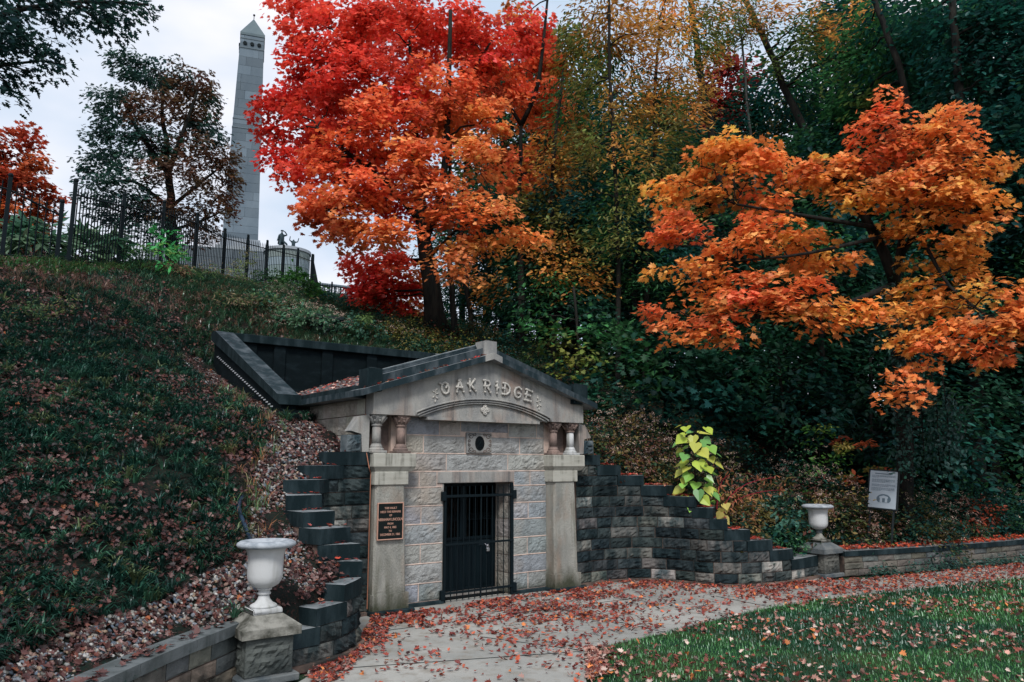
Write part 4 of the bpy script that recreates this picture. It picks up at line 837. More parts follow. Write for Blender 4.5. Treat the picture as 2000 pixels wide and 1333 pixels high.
def tree(name, label, cat, base, trunk, r0, blobs, pal, leaf=MAPLE, size=.13, nl=40, dens=1.0, sr=(.3,.55), group=None, barkm='bark', mt='leaf', d=None, limbs=True, twigs=.4, flat=.22, extra=[], r1=.03, up=1.0, dep=.7, droop=.45, lj=.22):
    """base (x, y); trunk: points above it as (px, py, dist) or xyz; blobs: (px, py, rx, ry, dist, palette index)"""
    bz = h1(base[0], base[1]); T = thing(name, label, cat, (base[0], base[1], bz - .05), group); o0 = np.array([base[0], base[1], bz - .05])
    tp = [o0] + [at(*p) for p in trunk]; tp = np.array(tp); tr = MB()
    u = np.r_[0, np.cumsum(np.linalg.norm(np.diff(tp, axis=0), axis=1))]; uu = np.linspace(0, u[-1], max(8, int(u[-1] / .5))); q = np.stack([np.interp(uu, u, tp[:, k]) for k in range(3)], -1)
    for _ in range(2): q[1:-1] = (q[:-2] + 2 * q[1:-1] + q[2:]) / 4
    q[1:-1, :2] += rng.normal(0, r0 * .12, (len(q) - 2, 2)); rad = r0 + (r1 - r0) * (uu / uu[-1]) ** .8; rad[0] *= 1.35
    tr.tube(q - o0, rad, 9, jit=.05); tr.build('trunk', M[barkm], T, True); br = MB(); ends = [(q, rad)]
    for ex in extra:                                    # extra leaders: lists of (px, py, dist), radius
        e = np.array([at(*p) for p in ex[0]]); i = np.argmin(((q - e[0]) ** 2).sum(1)); e = np.vstack([q[i], e[1:] if np.linalg.norm(q[i] - e[0]) < 1.2 else e]); 
        u2 = np.r_[0, np.cumsum(np.linalg.norm(np.diff(e, axis=0), axis=1))]; w2 = np.linspace(0, u2[-1], 10); e2 = np.stack([np.interp(w2, u2, e[:, k]) for k in range(3)], -1); e2[1:-1] = (e2[:-2] + 2 * e2[1:-1] + e2[2:]) / 4
        rd = np.linspace(ex[1], ex[1] * .4, 10); br.tube(e2 - o0, rd, 7); ends.append((e2, rd))
    AN = np.vstack([a for a, _ in ends]); AR = np.concatenate([b for _, b in ends]); SC = []; SD = []; SR = []; CO = []
    for (px, py, rx, ry, dd, pi) in blobs:
        c = at(px, py, dd); k = dd / F; rw, rh = rx * k, ry * k; n = max(2, int(dens * 3.2 * rw * rh / (sr[0] * sr[1]) * .5 + 1)); rd_ = max(min(rw, rh * 1.6) * dep, .3)
        g = unit(rng.normal(0, 1, (n, 3))) * (rng.uniform(.25, 1, (n, 1)) ** .6); vd = unit(np.array([[c[0], c[1], 0]]))[0]; sdv = np.array([vd[1], -vd[0], 0])
        P3 = c + g[:, :1] * rw * sdv + g[:, 1:2] * rd_ * vd + g[:, 2:] * rh * np.array([0, 0, 1])
        cost = ((AN - c) ** 2).sum(1) + 4 * np.maximum(0, AN[:, 2] - c[2] + .2) ** 2; i = int(np.argmin(cost)); sct = AN[i]
        if limbs: 
            lp = limb(br, sct - o0, c - o0, min(AR[i] * .6, .02 + .016 * np.linalg.norm(c - sct)), .012, .05) + o0
            for s_ in P3:
                if rng.random() < twigs: j = int(np.argmin(((lp - s_) ** 2).sum(1))); limb(br, lp[j] - o0, s_ - o0, .012, .004, .05, 5, 4)
        SC.append(P3); dr = P3 - sct; dr[:, 2] *= .3; SD.append(unit(dr)); SR.append(rng.uniform(*sr, n)); pc = np.array(pal[pi % len(pal)]); CO.append(pc[None] * (1 + rng.normal(0, lj, (n, 1))) * (1 + rng.normal(0, .08, (n, 3))))
    if br.v: br.build('branches', M[barkm], T, True)
    C, R, Z_, cc = sprays_to_leaves(np.vstack(SC), np.vstack(SD), np.concatenate(SR), nl, size, np.vstack(CO), flat=flat, up=up, droop=droop)
    scatter('crown', leaf, C - o0, R, Z_, cc, M[mt], T); return T
def grd(px, d): p = at(px, 900, d); return (p[0], p[1])

RED, DRED, ORED, ORG, YOR, GOLD = (.93,.11,.07), (.78,.065,.05), (.96,.19,.08), (.96,.26,.09), (.96,.34,.11), (.62,.34,.05)
DG, TG, OLV, MG, YG, BR = (.015,.062,.038), (.011,.062,.055), (.12,.13,.03), (.035,.12,.045), (.22,.26,.035), (.16,.055,.025)
# --- the great red and orange maple
P1 = [RED, DRED, ORED, ORG, YOR]; D = 21.5
B1 = [(585,25,50,35,D,0),(640,50,90,55,D-1,0),(740,40,90,60,D-1,0),(850,30,90,60,D,0),(612,120,72,52,D-.5,1),(690,130,90,60,D-1.5,0),(555,200,55,40,D,1),(640,215,90,55,D-1,0),(540,262,45,22,D,1),
 (590,300,70,45,D-.5,1),(680,300,90,45,D-2,2),(760,150,80,60,D-2,0),(780,240,90,50,D-2.6,2),(860,160,80,55,D-2,2),(720,210,60,40,D-2.6,2),(620,380,60,35,D-1.5,2),(590,345,45,25,D-1,0),(640,400,60,35,D-2,2),(700,400,70,40,D-3,3),(760,350,90,45,D-3.2,2),(840,300,90,45,D-3.3,3),
 (840,370,80,40,D-3.2,3),(700,450,80,25,D-2.4,3),(640,440,50,25,D-1.5,2),(770,450,70,30,D-3.4,3),(930,90,80,70,D+.5,0),(960,150,80,70,D+1,2),(1040,60,60,60,D+1.5,0),(1050,150,50,60,D+1.5,2),(960,230,50,30,D-2,3),
 (940,290,50,35,D-3,4),(890,420,80,25,D-3.2,3),(950,405,70,30,D-3.2,4),(1000,460,50,20,D-2.8,4),(900,470,60,20,D-2.8,4),(900,510,40,28,D-3,4),(940,480,60,22,D-2.8,4),(880,230,70,50,D-1,3),(920,200,60,40,D,3),
 (720,560,50,50,D+.5,1),(770,580,50,45,D+.8,1),(700,520,30,25,D+.5,0),(760,510,60,30,D,0),(760,80,120,70,D+1.5,0),(680,200,120,70,D+1.5,1),(720,320,120,60,D+1,1),(900,100,90,60,D+2,2),(800,400,110,40,D+1,1),(830,230,90,60,D+1.2,1),(1000,330,50,60,D+2,3),(1060,230,50,60,D+2.4,3),(640,280,60,50,D+1,1)]
tree('maple_tree', 'large crimson and orange maple leaning out over the slope above the vault', 'tree', grd(848, 21.5), [(846,600,21.5),(838,520,21.5),(822,440,21.2),(815,330,21),(812,200,21),(800,60,21)], .33, B1, P1, MAPLE, .125, 64, 2.4, (.32,.58), twigs=.25,
     extra=[([(830,480,21.4),(860,400,20.5),(872,300,20),(876,170,20),(880,20,20)], .13), ([(822,440,21.2),(760,360,20.2),(680,300,19.5),(620,250,20)], .10), ([(816,380,21),(720,400,19),(640,410,19)], .07), ([(835,500,21.4),(900,440,19),(960,430,18.6)], .06), ([(815,330,21),(740,200,20.5),(680,90,20.5)], .09), ([(815,330,21),(900,180,21.5),(960,80,22)], .09)])
# slim trunks beside it
for i, (b, pts, r0, bl, lab) in enumerate([
    (886, [(884,600,20.8),(880,520,20.8),(876,440,20.8),(878,330,21),(885,200,21.5)], .10, [(900,250,50,50,21.5,1),(930,330,40,40,21.5,0),(870,180,50,40,22,0)], 'slim dark trunk immediately right of the great maple trunk, with orange leaves'),
    (922, [(915,580,21.6),(905,520,21.6),(898,430,21.8),(910,300,22.4)], .09, [(960,360,40,30,22.4,1),(930,280,40,40,22.4,1),(1000,400,40,30,22,2)], 'slim dark trunk second right of the great maple trunk, leaning left'),
    (1020, [(1018,540,23),(1014,430,23),(1016,330,23),(1018,245,23)], .13, [(1000,50,50,60,24,0),(1090,330,40,40,23.5,1),(1040,400,50,40,23.2,2),(1085,200,30,60,24,1),(960,300,40,40,24,2)], 'forked bare-limbed tree whose two black limbs curve up right of the red maple')]):
    ex = [([(1018,250,23),(985,190,22.4),(940,140,22)], .07), ([(1018,250,23),(1050,180,22.6),(1062,80,22.5),(1072,-30,22.5)], .085)] if i == 2 else []
    tree('woodland_tree', lab, 'tree', grd(b, pts[0][2]), pts, r0, bl, [YOR, ORG, OLV], MAPLE, .14, 34, .8, (.3,.5), extra=ex, r1=.06 if i == 2 else .03)
# --- the orange maple over the right-hand wall
P2 = [(.96,.36,.09), (.96,.29,.09), (.96,.235,.085), (.90,.38,.09)]; E_ = 17.2
B2_ = [(1310,350,55,40,E_-1.5,0),(1370,310,60,45,E_-2,0),(1440,300,60,40,E_-2,0),(1420,270,30,25,E_-2,0),(1480,330,60,45,E_-2,1),(1550,340,60,40,E_-1.6,0),(1610,330,50,35,E_-1,0),(1500,380,60,30,E_-2,1),(1330,400,50,25,E_-1.5,0),
 (1340,430,55,25,E_-2.6,2),(1330,460,50,20,E_-2.6,2),(1400,380,40,30,E_-2,0),(1300,470,30,12,E_-2.6,2),(1470,430,40,30,E_-2.8,2),(1440,480,60,35,E_-3,1),(1500,450,60,30,E_-2.6,0),(1540,470,50,35,E_-2,0),(1320,520,50,15,E_-2.8,0),(1390,520,60,20,E_-3,0),(1450,540,70,28,E_-3.2,1),(1370,560,50,20,E_-3,0),(1300,610,50,28,E_-3.4,2),(1340,640,60,25,E_-3.4,1),(1400,600,60,28,E_-3.4,1),(1470,580,70,25,E_-3.4,2),(1550,560,60,28,E_-3.2,2),(1540,600,60,25,E_-3.2,1),(1620,590,60,22,E_-3,0),(1690,600,50,18,E_-2.8,0),(1400,650,40,15,E_-3.2,1),(1610,630,50,15,E_-3,1),(1680,620,50,15,E_-3,0),
 (1640,500,50,20,E_-1.6,0),(1570,520,40,25,E_-1.6,0),(1720,200,30,35,E_-1,2),(1710,250,45,35,E_-1,2),(1770,270,60,35,E_-1,1),(1700,300,60,35,E_-1,2),(1660,320,50,30,E_-1.2,1),(1770,330,70,40,E_-1.2,1),(1840,260,50,45,E_-1,1),(1850,220,30,25,E_-.8,1),(1870,310,60,35,E_-.6,1),(1930,320,40,25,E_-.4,0),(1720,370,80,35,E_-1.4,0),(1810,380,80,35,E_-1,0),(1890,390,50,40,E_-.6,0),(1930,410,30,25,E_-.4,0),
 (1800,440,60,30,E_-.8,3),(1870,460,50,30,E_-.6,3),(1840,500,60,30,E_-.4,3),(1900,520,40,20,E_-.4,3),(1800,560,40,30,E_-.6,3),(1860,590,50,25,E_-.8,3),(1950,560,50,20,E_-1.2,0),(1920,620,60,25,E_-1.6,1),(1860,640,50,25,E_-1.6,1),(1970,640,50,35,E_-1.6,1),(1830,680,50,25,E_-1.6,1),(1900,690,50,20,E_-1.6,1),(1790,690,25,25,E_-1.4,0),(1770,720,25,20,E_-1.6,1),(1765,760,28,25,E_-1.8,1),(1780,660,30,30,E_-1.4,3),(1790,610,30,30,E_-1,3),(2030,600,50,60,E_-1.2,1),(1640,380,50,25,E_-1,0)]
tree('maple_tree', 'bright orange maple with a forked dark trunk spreading its tiers over the right-hand wall', 'tree', grd(1762, 17.6), [(1758,760,17.6),(1750,660,17.4),(1742,560,17.2),(1762,480,17.1),(1772,400,17),(1768,320,17),(1735,210,16.8)], .20, [(a, b, c, e * .8, f, g_) for a, b, c, e, f, g_ in B2_], P2, MAPLE, .112, 46, 2.6, (.26,.46), twigs=.22, flat=.18,
     extra=[([(1745,540,17.2),(1730,500,16.9),(1692,430,16.6),(1650,360,16.2),(1590,330,15.8)], .13), ([(1745,560,17.2),(1640,600,15),(1540,600,14.2),(1420,640,14)], .07), ([(1700,450,16.7),(1560,420,15),(1440,400,15)], .06), ([(1760,480,17.1),(1840,380,16.6),(1870,300,16.4)], .07), ([(1770,420,17),(1850,560,16.4),(1930,620,15.8)], .05), ([(1690,440,16.6),(1560,500,14.6),(1440,510,14.2)], .05)])
# --- oak behind the fence, half bare
oakb = [(300,140,60,35,37,0),(360,150,50,35,37,1),(250,130,35,30,37,0),(230,200,50,40,37,0),(300,210,60,45,36,1),(380,210,50,45,37,1),(400,260,40,40,37,0),(220,270,50,40,37,0),(290,280,60,40,36,0),(350,280,50,40,36,1),(200,320,45,30,37,0),(190,365,45,25,36,0),(260,350,60,30,35,0),(330,340,60,35,35,1),(400,330,50,40,37,1),(430,290,30,30,37,1),(250,400,60,25,35,0),(320,410,60,25,35,1),(390,400,50,30,36,1),(440,360,22,40,37,1),(440,400,20,30,37,1),(300,450,60,25,35,0),(390,450,50,25,36,1),(220,420,40,20,35,0),(250,120,20,15,37,0),(415,200,20,20,37,0)]
tree('oak_tree', 'broad half-bare oak with dark green and rust leaves behind the crest fence', 'tree', grd(334, 36.5), [(335,480,36.5),(332,420,36.5),(329,330,36.5),(318,240,36.5),(310,140,36.5)], .36, oakb, [(.030,.075,.060),(.12,.062,.036)], OAK, .20, 32, 2.8, (.32,.6), twigs=.6, flat=.3,
     extra=[([(330,330,36.5),(360,250,36.2),(385,180,36.5)], .13), ([(328,340,36.5),(270,260,36),(235,180,36.5)], .13), ([(332,400,36.5),(260,350,35.5),(190,360,36)], .11), ([(333,420,36.5),(250,420,35),(200,400,35)], .09), ([(332,400,36.5),(400,350,36.5),(440,320,37)], .1), ([(334,440,36.5),(400,430,36),(440,410,36.5)], .08)])
tree('maple_tree', 'rust-orange tree at the left edge beyond the lower fence', 'tree', grd(15, 34), [(15,480,34),(10,400,34),(5,300,34)], .25, [(0,280,60,35,34,0),(40,265,30,20,34,0),(50,320,45,40,33.5,1),(10,350,60,40,33,0),(70,370,40,30,33.5,0),(20,410,70,35,33,1),(80,430,30,40,33.5,1),(50,460,45,35,33.5,0),(-40,330,50,70,34,0),(10,470,50,40,34,0),(-30,440,40,50,34,1)], [(.42,.07,.03),(.50,.12,.04)], MAPLE, .18, 40, 2.0, (.35,.6), twigs=.2)
# --- branches reaching in from a tree left of the camera
ovb = [(30,40,70,40,11.5,0),(100,20,60,25,11.5,0),(-10,90,60,45,11.2,0),(60,80,40,30,11.4,0),(90,110,35,22,11.6,0),(10,130,40,20,11.2,0),(60,140,35,15,11.2,0),(170,15,45,22,11.6,0),(200,35,50,18,11.8,0),(240,20,40,18,12,0),(285,15,22,12,12,0),(220,48,30,8,11.8,0),(-60,40,70,60,11,0),(30,-30,120,30,11.5,0),(180,-25,90,25,11.8,0),(20,165,30,6,11.2,0),(110,125,15,12,11.6,0)]
tree('oak_tree', 'overhanging dark oak boughs reaching in at the top left corner', 'tree', grd(-420, 9.0), [(-400,600,9.5),(-380,300,10),(-320,100,10.5)], .3, ovb, [(.020,.055,.050)], OAK, .10, 32, 1.7, (.16,.3), twigs=.5, flat=.5,
     extra=[([(-330,120,10.4),(-100,60,11),(60,10,11.5),(200,0,11.8),(290,10,12)], .05), ([(-340,200,10.3),(-120,120,11),(0,130,11.2),(70,120,11.4)], .04)])
# --- the wood behind
WP = [(.12,.17,.045), (.46,.24,.06), (.19,.20,.055), (.018,.075,.042), (.013,.075,.06), (.045,.155,.055), (.24,.27,.05), (.30,.04,.035), (.60,.28,.07), (.94,.15,.075), (.95,.26,.09)]
wood = [
 ('slender yellowing tree with narrow drooping leaves, first right of the forked bare tree', 1208, 20.5, [(1208,560,20.5),(1205,400,20.5),(1196,250,20.5),(1190,100,20.5),(1188,-40,20.5)], .085, [(1190,60,60,70,21,1),(1150,150,50,60,21,2),(1220,180,60,60,20.5,1),(1170,280,60,50,20.5,2),(1240,290,60,50,20,1),(1130,60,40,60,22,2),(1180,0,70,50,21,1),(1260,60,60,60,20.5,1),(1110,200,50,70,22,5),(1150,90,70,60,22.5,0),(1220,120,60,60,22,5),(1180,440,60,50,21,5),(1120,300,60,50,22,2),(1230,380,60,45,20,2),(1150,370,50,50,20.5,4)], NARROW, .15),
 ('many-stemmed olive tree with gold leaves left of the leaning thick trunk', 1262, 21.5, [(1262,560,21.5),(1268,420,21.5),(1282,300,21.5),(1276,200,21.5),(1290,40,21.5)], .09, [(1290,60,60,60,21.5,8),(1330,150,50,60,21.5,1),(1280,160,60,60,21,8),(1300,250,60,50,21,2),(1340,230,40,40,21,1),(1300,340,60,45,20.5,2),(1260,430,60,45,20,4),(1340,400,30,60,21,2),(1200,470,60,40,20,2),(1300,500,50,50,20,4),(1350,80,50,60,23,0),(1300,0,70,50,22,8),(1240,350,50,50,21,5),(1380,40,50,50,23,2),(1340,320,50,50,22,0),(1250,520,60,40,20.5,5),(1290,200,70,60,23,5)], NARROW, .15),
 ('thin tree with green and amber leaves beside the red maple, under the forked limbs', 1085, 22, [(1082,520,22),(1078,400,22),(1080,300,22),(1100,150,22)], .10, [(1100,330,50,50,22,1),(1060,380,50,40,22,4),(1110,440,50,45,21.5,2),(1060,480,60,35,21,8),(1100,520,60,35,21,1),(1120,240,40,60,22.5,8),(1100,120,40,60,23,1),(1010,520,50,35,21.5,3),(1150,540,50,30,20.5,8),(1130,590,50,30,20,3),(1060,300,50,60,23,8),(1030,420,50,50,23,2),(1080,560,60,35,21,5),(1000,580,60,35,21,3),(960,560,50,40,21.5,8)], OVAL, .13),
 ('thick dark trunk leaning left with sparse gold leaves against the sky gap', 1412, 25, [(1410,420,25),(1400,300,25),(1388,240,25),(1372,170,25),(1362,80,25),(1348,0,25),(1335,-60,25)], .2, [(1400,100,40,40,25,8),(1380,180,30,40,25,1),(1320,40,40,40,25,8),(1400,20,50,30,25,8),(1420,230,40,30,25,4)], NARROW, .15),
 ('thin pale grey trunk standing straight between the two leaning trunks', 1478, 26, [(1478,420,26),(1472,300,26),(1458,200,26),(1452,100,26),(1440,20,26)], .075, [(1460,60,50,40,26,0),(1490,20,50,30,26,8),(1440,10,40,30,26,0)], NARROW, .15),
 ('thick leaning trunk crossing towards the upper left with yellow-green leaves above', 1660, 27, [(1650,420,27),(1612,310,27),(1560,240,27),(1528,160,27),(1496,80,27),(1455,0,27),(1430,-60,27)], .21, [(1500,30,70,45,26,8),(1570,40,70,50,26,0),(1640,40,70,50,26,8),(1560,110,60,40,26,0),(1620,110,50,40,26,0),(1520,210,50,40,28,4),(1580,170,50,40,28,5),(1430,60,50,40,27,0)], NARROW, .16),
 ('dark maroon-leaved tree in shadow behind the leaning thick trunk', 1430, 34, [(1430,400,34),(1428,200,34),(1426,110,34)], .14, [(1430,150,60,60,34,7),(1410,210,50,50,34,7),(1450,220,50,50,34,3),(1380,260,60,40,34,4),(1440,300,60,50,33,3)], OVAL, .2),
 ('mid green tree above the right shoulder of the orange maple', 1765, 24, [(1765,420,24),(1790,300,24),(1772,190,24),(1752,110,24),(1712,20,24),(1700,-40,24)], .17, [(1680,120,60,50,25,5),(1660,200,60,50,26,5),(1740,60,60,60,24.5,4),(1700,50,70,50,25,5),(1780,130,50,60,25,3),(1620,240,60,50,27,3),(1640,300,60,40,26,3),(1700,180,40,30,25,0)], OVAL, .15),
 ('dense blue-green tree filling the upper right corner', 1900, 22, [(1895,500,22),(1880,300,22),(1870,150,22),(1860,0,22)], .2, [(1860,60,80,70,22.5,4),(1940,60,80,70,22,4),(1990,150,60,80,22,4),(1900,170,70,70,22,4),(1960,250,60,70,21.5,4),(1850,200,50,60,23,3),(1990,350,50,90,21.5,4),(1910,330,60,60,22.5,3),(2020,80,60,100,22,4),(1810,30,60,60,23.5,3),(1990,470,60,70,22,3),(2000,0,90,50,22,4)], OVAL, .15),
 ('dark green tree at the right edge below the blue-green corner tree', 2010, 24, [(2010,600,24),(2000,400,24)], .15, [(1960,420,60,70,24,3),(2000,540,60,80,24,3),(1920,500,50,50,24,4),(1960,620,50,60,24,3),(2040,420,60,110,24,4),(1980,720,80,60,23,3)], OVAL, .16),
 ('shady green tree showing through the gap in the orange maple', 1610, 20, [(1605,650,20),(1600,520,20),(1610,430,20)], .09, [(1600,420,50,30,20,5),(1650,440,50,35,20,4),(1600,480,50,35,20,5),(1680,500,50,40,20,4),(1560,440,40,30,20,3),(1720,560,50,50,20,3),(1500,520,60,40,20,3),(1650,570,60,40,20,3)], OVAL, .17),
 ('young understory maple with olive-yellow leaves behind the vault roof', 1130, 18.4, [(1130,660,18.4),(1125,600,18.4),(1120,560,18.4)], .05, [(1080,660,50,25,18,0),(1140,640,50,30,18,5),(1150,690,50,22,17.6,0),(1100,700,40,20,17.6,6),(1210,650,50,30,18,5),(1220,700,50,25,17.8,3),(1060,620,50,25,18.6,5),(1180,600,50,30,18.6,3)], MAPLE, .095),
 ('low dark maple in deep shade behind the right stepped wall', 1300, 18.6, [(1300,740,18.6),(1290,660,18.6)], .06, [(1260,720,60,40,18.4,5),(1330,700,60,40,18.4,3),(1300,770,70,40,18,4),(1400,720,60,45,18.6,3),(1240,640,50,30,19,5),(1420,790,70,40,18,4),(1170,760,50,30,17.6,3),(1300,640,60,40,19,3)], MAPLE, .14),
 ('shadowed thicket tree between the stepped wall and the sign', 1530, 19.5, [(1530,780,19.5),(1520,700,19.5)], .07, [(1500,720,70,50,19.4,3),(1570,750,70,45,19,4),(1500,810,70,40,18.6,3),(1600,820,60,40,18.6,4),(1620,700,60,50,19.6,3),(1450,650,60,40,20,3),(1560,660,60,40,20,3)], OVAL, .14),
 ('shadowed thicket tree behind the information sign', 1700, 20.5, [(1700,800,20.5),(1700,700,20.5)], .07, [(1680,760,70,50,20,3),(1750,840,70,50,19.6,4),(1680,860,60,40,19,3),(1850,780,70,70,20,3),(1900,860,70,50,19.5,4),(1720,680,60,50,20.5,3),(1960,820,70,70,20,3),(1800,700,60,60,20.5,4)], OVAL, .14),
 ('dark red-leaved sapling under the great maple, right of the low distant fence', 760, 23.5, [(760,600,23.5),(755,540,23.5)], .04, [(738,530,30,30,23.5,9),(785,545,40,40,23.5,10),(718,580,22,22,23,9),(795,595,35,25,23,10),(755,500,40,25,23,10),(770,575,30,20,22.6,9)], MAPLE, .15)]
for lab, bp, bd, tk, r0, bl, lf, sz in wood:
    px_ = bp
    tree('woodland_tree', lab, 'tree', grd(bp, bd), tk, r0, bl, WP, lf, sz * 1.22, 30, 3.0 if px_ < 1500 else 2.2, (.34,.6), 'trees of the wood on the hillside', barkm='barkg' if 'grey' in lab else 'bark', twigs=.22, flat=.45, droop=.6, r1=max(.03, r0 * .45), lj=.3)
# deeper wood: whole trees copied with their trunks
def whole(name, label, H, R_, pal, seed, n=150, leaf=OVAL, size=.23, crown0=.25):
    T = thing(name, label, 'tree', (0, 0, 0), 'dark trees deep in the wood'); m = MB(); p = [(0, 0, -.6), (random.uniform(-.2, .2), .1, H * .3), (random.uniform(-.4, .4), -.1, H * .65), (random.uniform(-.5, .5), 0, H * .95)]; m.tube(p, [.26, .2, .12, .03], 7); m.build('trunk', M['bark'], T, True)
    z = rng.uniform(crown0, 1, n); w_ = np.sqrt(np.clip(np.sin((z - crown0) / (1 - crown0) * math.pi * .93 + .2), .05, 1)) * R_; a = rng.uniform(0, 2 * math.pi, n); q = rng.uniform(.3, 1, n) ** .6
    C0 = np.stack([np.cos(a) * w_ * q, np.sin(a) * w_ * q, z * H], -1); br = MB()
    for c in C0[::4]: limb(br, (0, 0, c[2] * .8), c, .05, .012, .03, 5, 4)
    br.build('branches', M['bark'], T, True); col = np.array([pal[i] for i in rng.integers(0, len(pal), n)]) * (1 + rng.normal(0, .25, (n, 1)))
    C, R, Z_, cc = sprays_to_leaves(C0, unit(C0 * [1, 1, .1]), rng.uniform(.6, 1.1, n), 64, size, np.clip(col, .004, 1), flat=.4); scatter('crown', leaf, C, R, Z_, cc, M['leaf'], T); return T
protos = [whole('woodland_tree', 'p', 15, 3.8, [DG, TG, MG], 1, 170), whole('woodland_tree', 'p', 13, 3.4, [DG, OLV, (.10,.085,.03)], 2, 150), whole('woodland_tree', 'p', 17, 4.2, [TG, DG], 3, 190), whole('woodland_tree', 'p', 10, 3.2, [DG, MG, TG], 4, 150, crown0=.08)]
deep = [(985,34,1,0.98,'olive tree far back behind the forked bare limbs'),(1075,31,0,0.95,'dark green tree far back between the red maple and the slender yellowing tree'),(1150,38,2,0.85,'tallest dark tree far behind the slender yellowing tree'),(1225,30,3,1.0,'round dark tree low behind the slender yellowing tree'),(1300,36,1,1.07,'olive tree far behind the many-stemmed olive tree'),(1360,42,0,1.05,'dark tree far behind the thick trunk leaning left'),(1460,40,2,0.90,'dark tree far behind the pale grey trunk'),(1540,33,3,1.12,'round dark tree low behind the two leaning trunks'),(1600,38,1,1.16,'olive tree far behind the crossing leaning trunk'),(1690,33,0,1.20,'dark green tree far behind the top of the orange maple'),(1760,38,2,1.22,'tall dark tree far behind the orange maple crown'),(1830,30,0,1.06,'dark green tree behind the right shoulder of the orange maple'),(1900,34,2,1.05,'tall dark tree behind the blue-green corner tree'),(1985,28,0,1.12,'dark green tree behind the right edge of the picture'),(2080,30,2,1.05,'tall dark tree just beyond the right edge of the wood'),(1400,28,3,1.0,'round dark tree low behind the middle of the orange maple'),(1120,26.5,3,.78,'small round dark tree behind the understory maple'),(1650,26.5,3,1.05,'round dark tree behind the gap in the orange maple'),(1860,25.5,3,1.1,'round dark tree behind the lower right tiers of the orange maple'),(2140,24,0,1.0,'dark green tree past the right end of the low wall'),(950,29,3,.62,'small round dark tree behind the slim trunks of the great maple'),(1010,27,3,.62,'small round dark tree under the forked bare tree'),(1250,24.5,3,.62,'small round dark tree behind the right stepped wall'),(1480,23.5,3,.72,'small round dark tree in the shade under the orange maple'),(1580,22.8,3,.66,'small round dark tree left of the information sign'),(1780,22.8,3,.68,'small round dark tree right of the information sign'),(1940,22.8,3,.74,'small round dark tree above the far end of the low wall'),(1060,33,3,1.0,'low round tree deep behind the thin green and amber tree'),(1170,34,3,1.1,'low round tree deep behind the low dark maple'),(1280,33,3,1.0,'low round tree deep behind the shaded thicket'),(1390,34,3,1.1,'low round tree deep behind the thick trunk leaning left'),(1960,31,3,1.2,'low round tree deep behind the right edge of the picture'),(1870,33,3,1.2,'low round tree deep behind the hanging vines'),(1110,41,0,.95,'far dark tree at the back of the wood, behind the amber tree'),(1230,42,0,.95,'far dark tree at the back of the wood, behind the olive tree'),(2060,26,3,1.1,'round dark tree beyond the right end of the low wall'),(900,33,3,.62,'low round tree behind the trunk of the great maple')]
used = set()
for px, d_, k, s_, lab in deep:
    x, y = grd(px, d_); z = min(h1(x, y), 10.1) - .1
    if k in used: copytree(protos[k], (x, y, z), random.uniform(0, 6.28), s_, lab)
    else: used.add(k); o = protos[k]; o.location = (x, y, z); o.rotation_euler = (0, 0, random.uniform(0, 6)); o.scale = (s_,) * 3; o['label'] = lab

# ---------------------------------------------------------------- shrubs
def shrub(name, label, px, d, wr, h, pal, leaf=OVAL, size=.07, n=900, group=None, mt='leaf', heads=None, flat=.35, cat='shrub', dome=1.0, sink=.05):
    x, y = grd(px, d); z = h1(x, y) - sink; T = thing(name, label, cat, (x, y, z), group); ns_ = max(10, n // 26)
    g = unit(rng.normal(0, 1, (ns_, 3))); g[:, 2] = np.abs(g[:, 2]) ** dome; q = rng.uniform(.3, 1, (ns_, 1)) ** .5; SC = g * q * np.array([wr, wr, h * .95]); SC[:, 2] += .03
    col = np.array([pal[i] for i in rng.integers(0, len(pal), ns_)]) * (1 + rng.normal(0, .22, (ns_, 1)))
    m = MB()
    for c in SC[::3]: limb(m, (c[0] * .15, c[1] * .15, -.05), c, .009, .003, .03, 5, 4)
    m.build('stems', M['bark'], T)
    C, R, Z_, cc = sprays_to_leaves(SC, unit(SC * [1, 1, .6]), rng.uniform(.14, .30, ns_) * (.6 + wr * .5), 26, size, np.clip(col, .004, 1), flat=flat, up=.7); scatter('foliage', leaf, C, R, Z_, cc, M[mt], T)
    if heads is not None:
        nh = int(heads[1] * 2.2); gi = unit(rng.normal(0, 1, (nh, 3))); gi[:, 2] = np.abs(gi[:, 2]); P3 = gi * np.array([wr, wr, h]) * rng.uniform(.88, 1.08, (nh, 1)); k = 14; idx = np.repeat(np.arange(nh), k)
        C = P3[idx] + rng.normal(0, .022, (nh * k, 3)) * [1.3, 1.3, .8]; cc = np.array(heads[0])[None] * (1 + rng.normal(0, .2, (nh * k, 1))); scatter('flower_heads', DIAM, C, frames(unit(rng.normal(0, 1, (nh * k, 3))), unit(rng.normal(0, 1, (nh * k, 3)))), rng.uniform(.012, .028, nh * k), np.clip(cc, 0, 1), M['litter'], T)
    return T
PK = (.50,.36,.29); PG = [DG, (.045,.085,.03), (.09,.09,.03)]; HY = [(.03,.075,.035), (.08,.10,.03), (.20,.15,.05), (.16,.07,.05)]
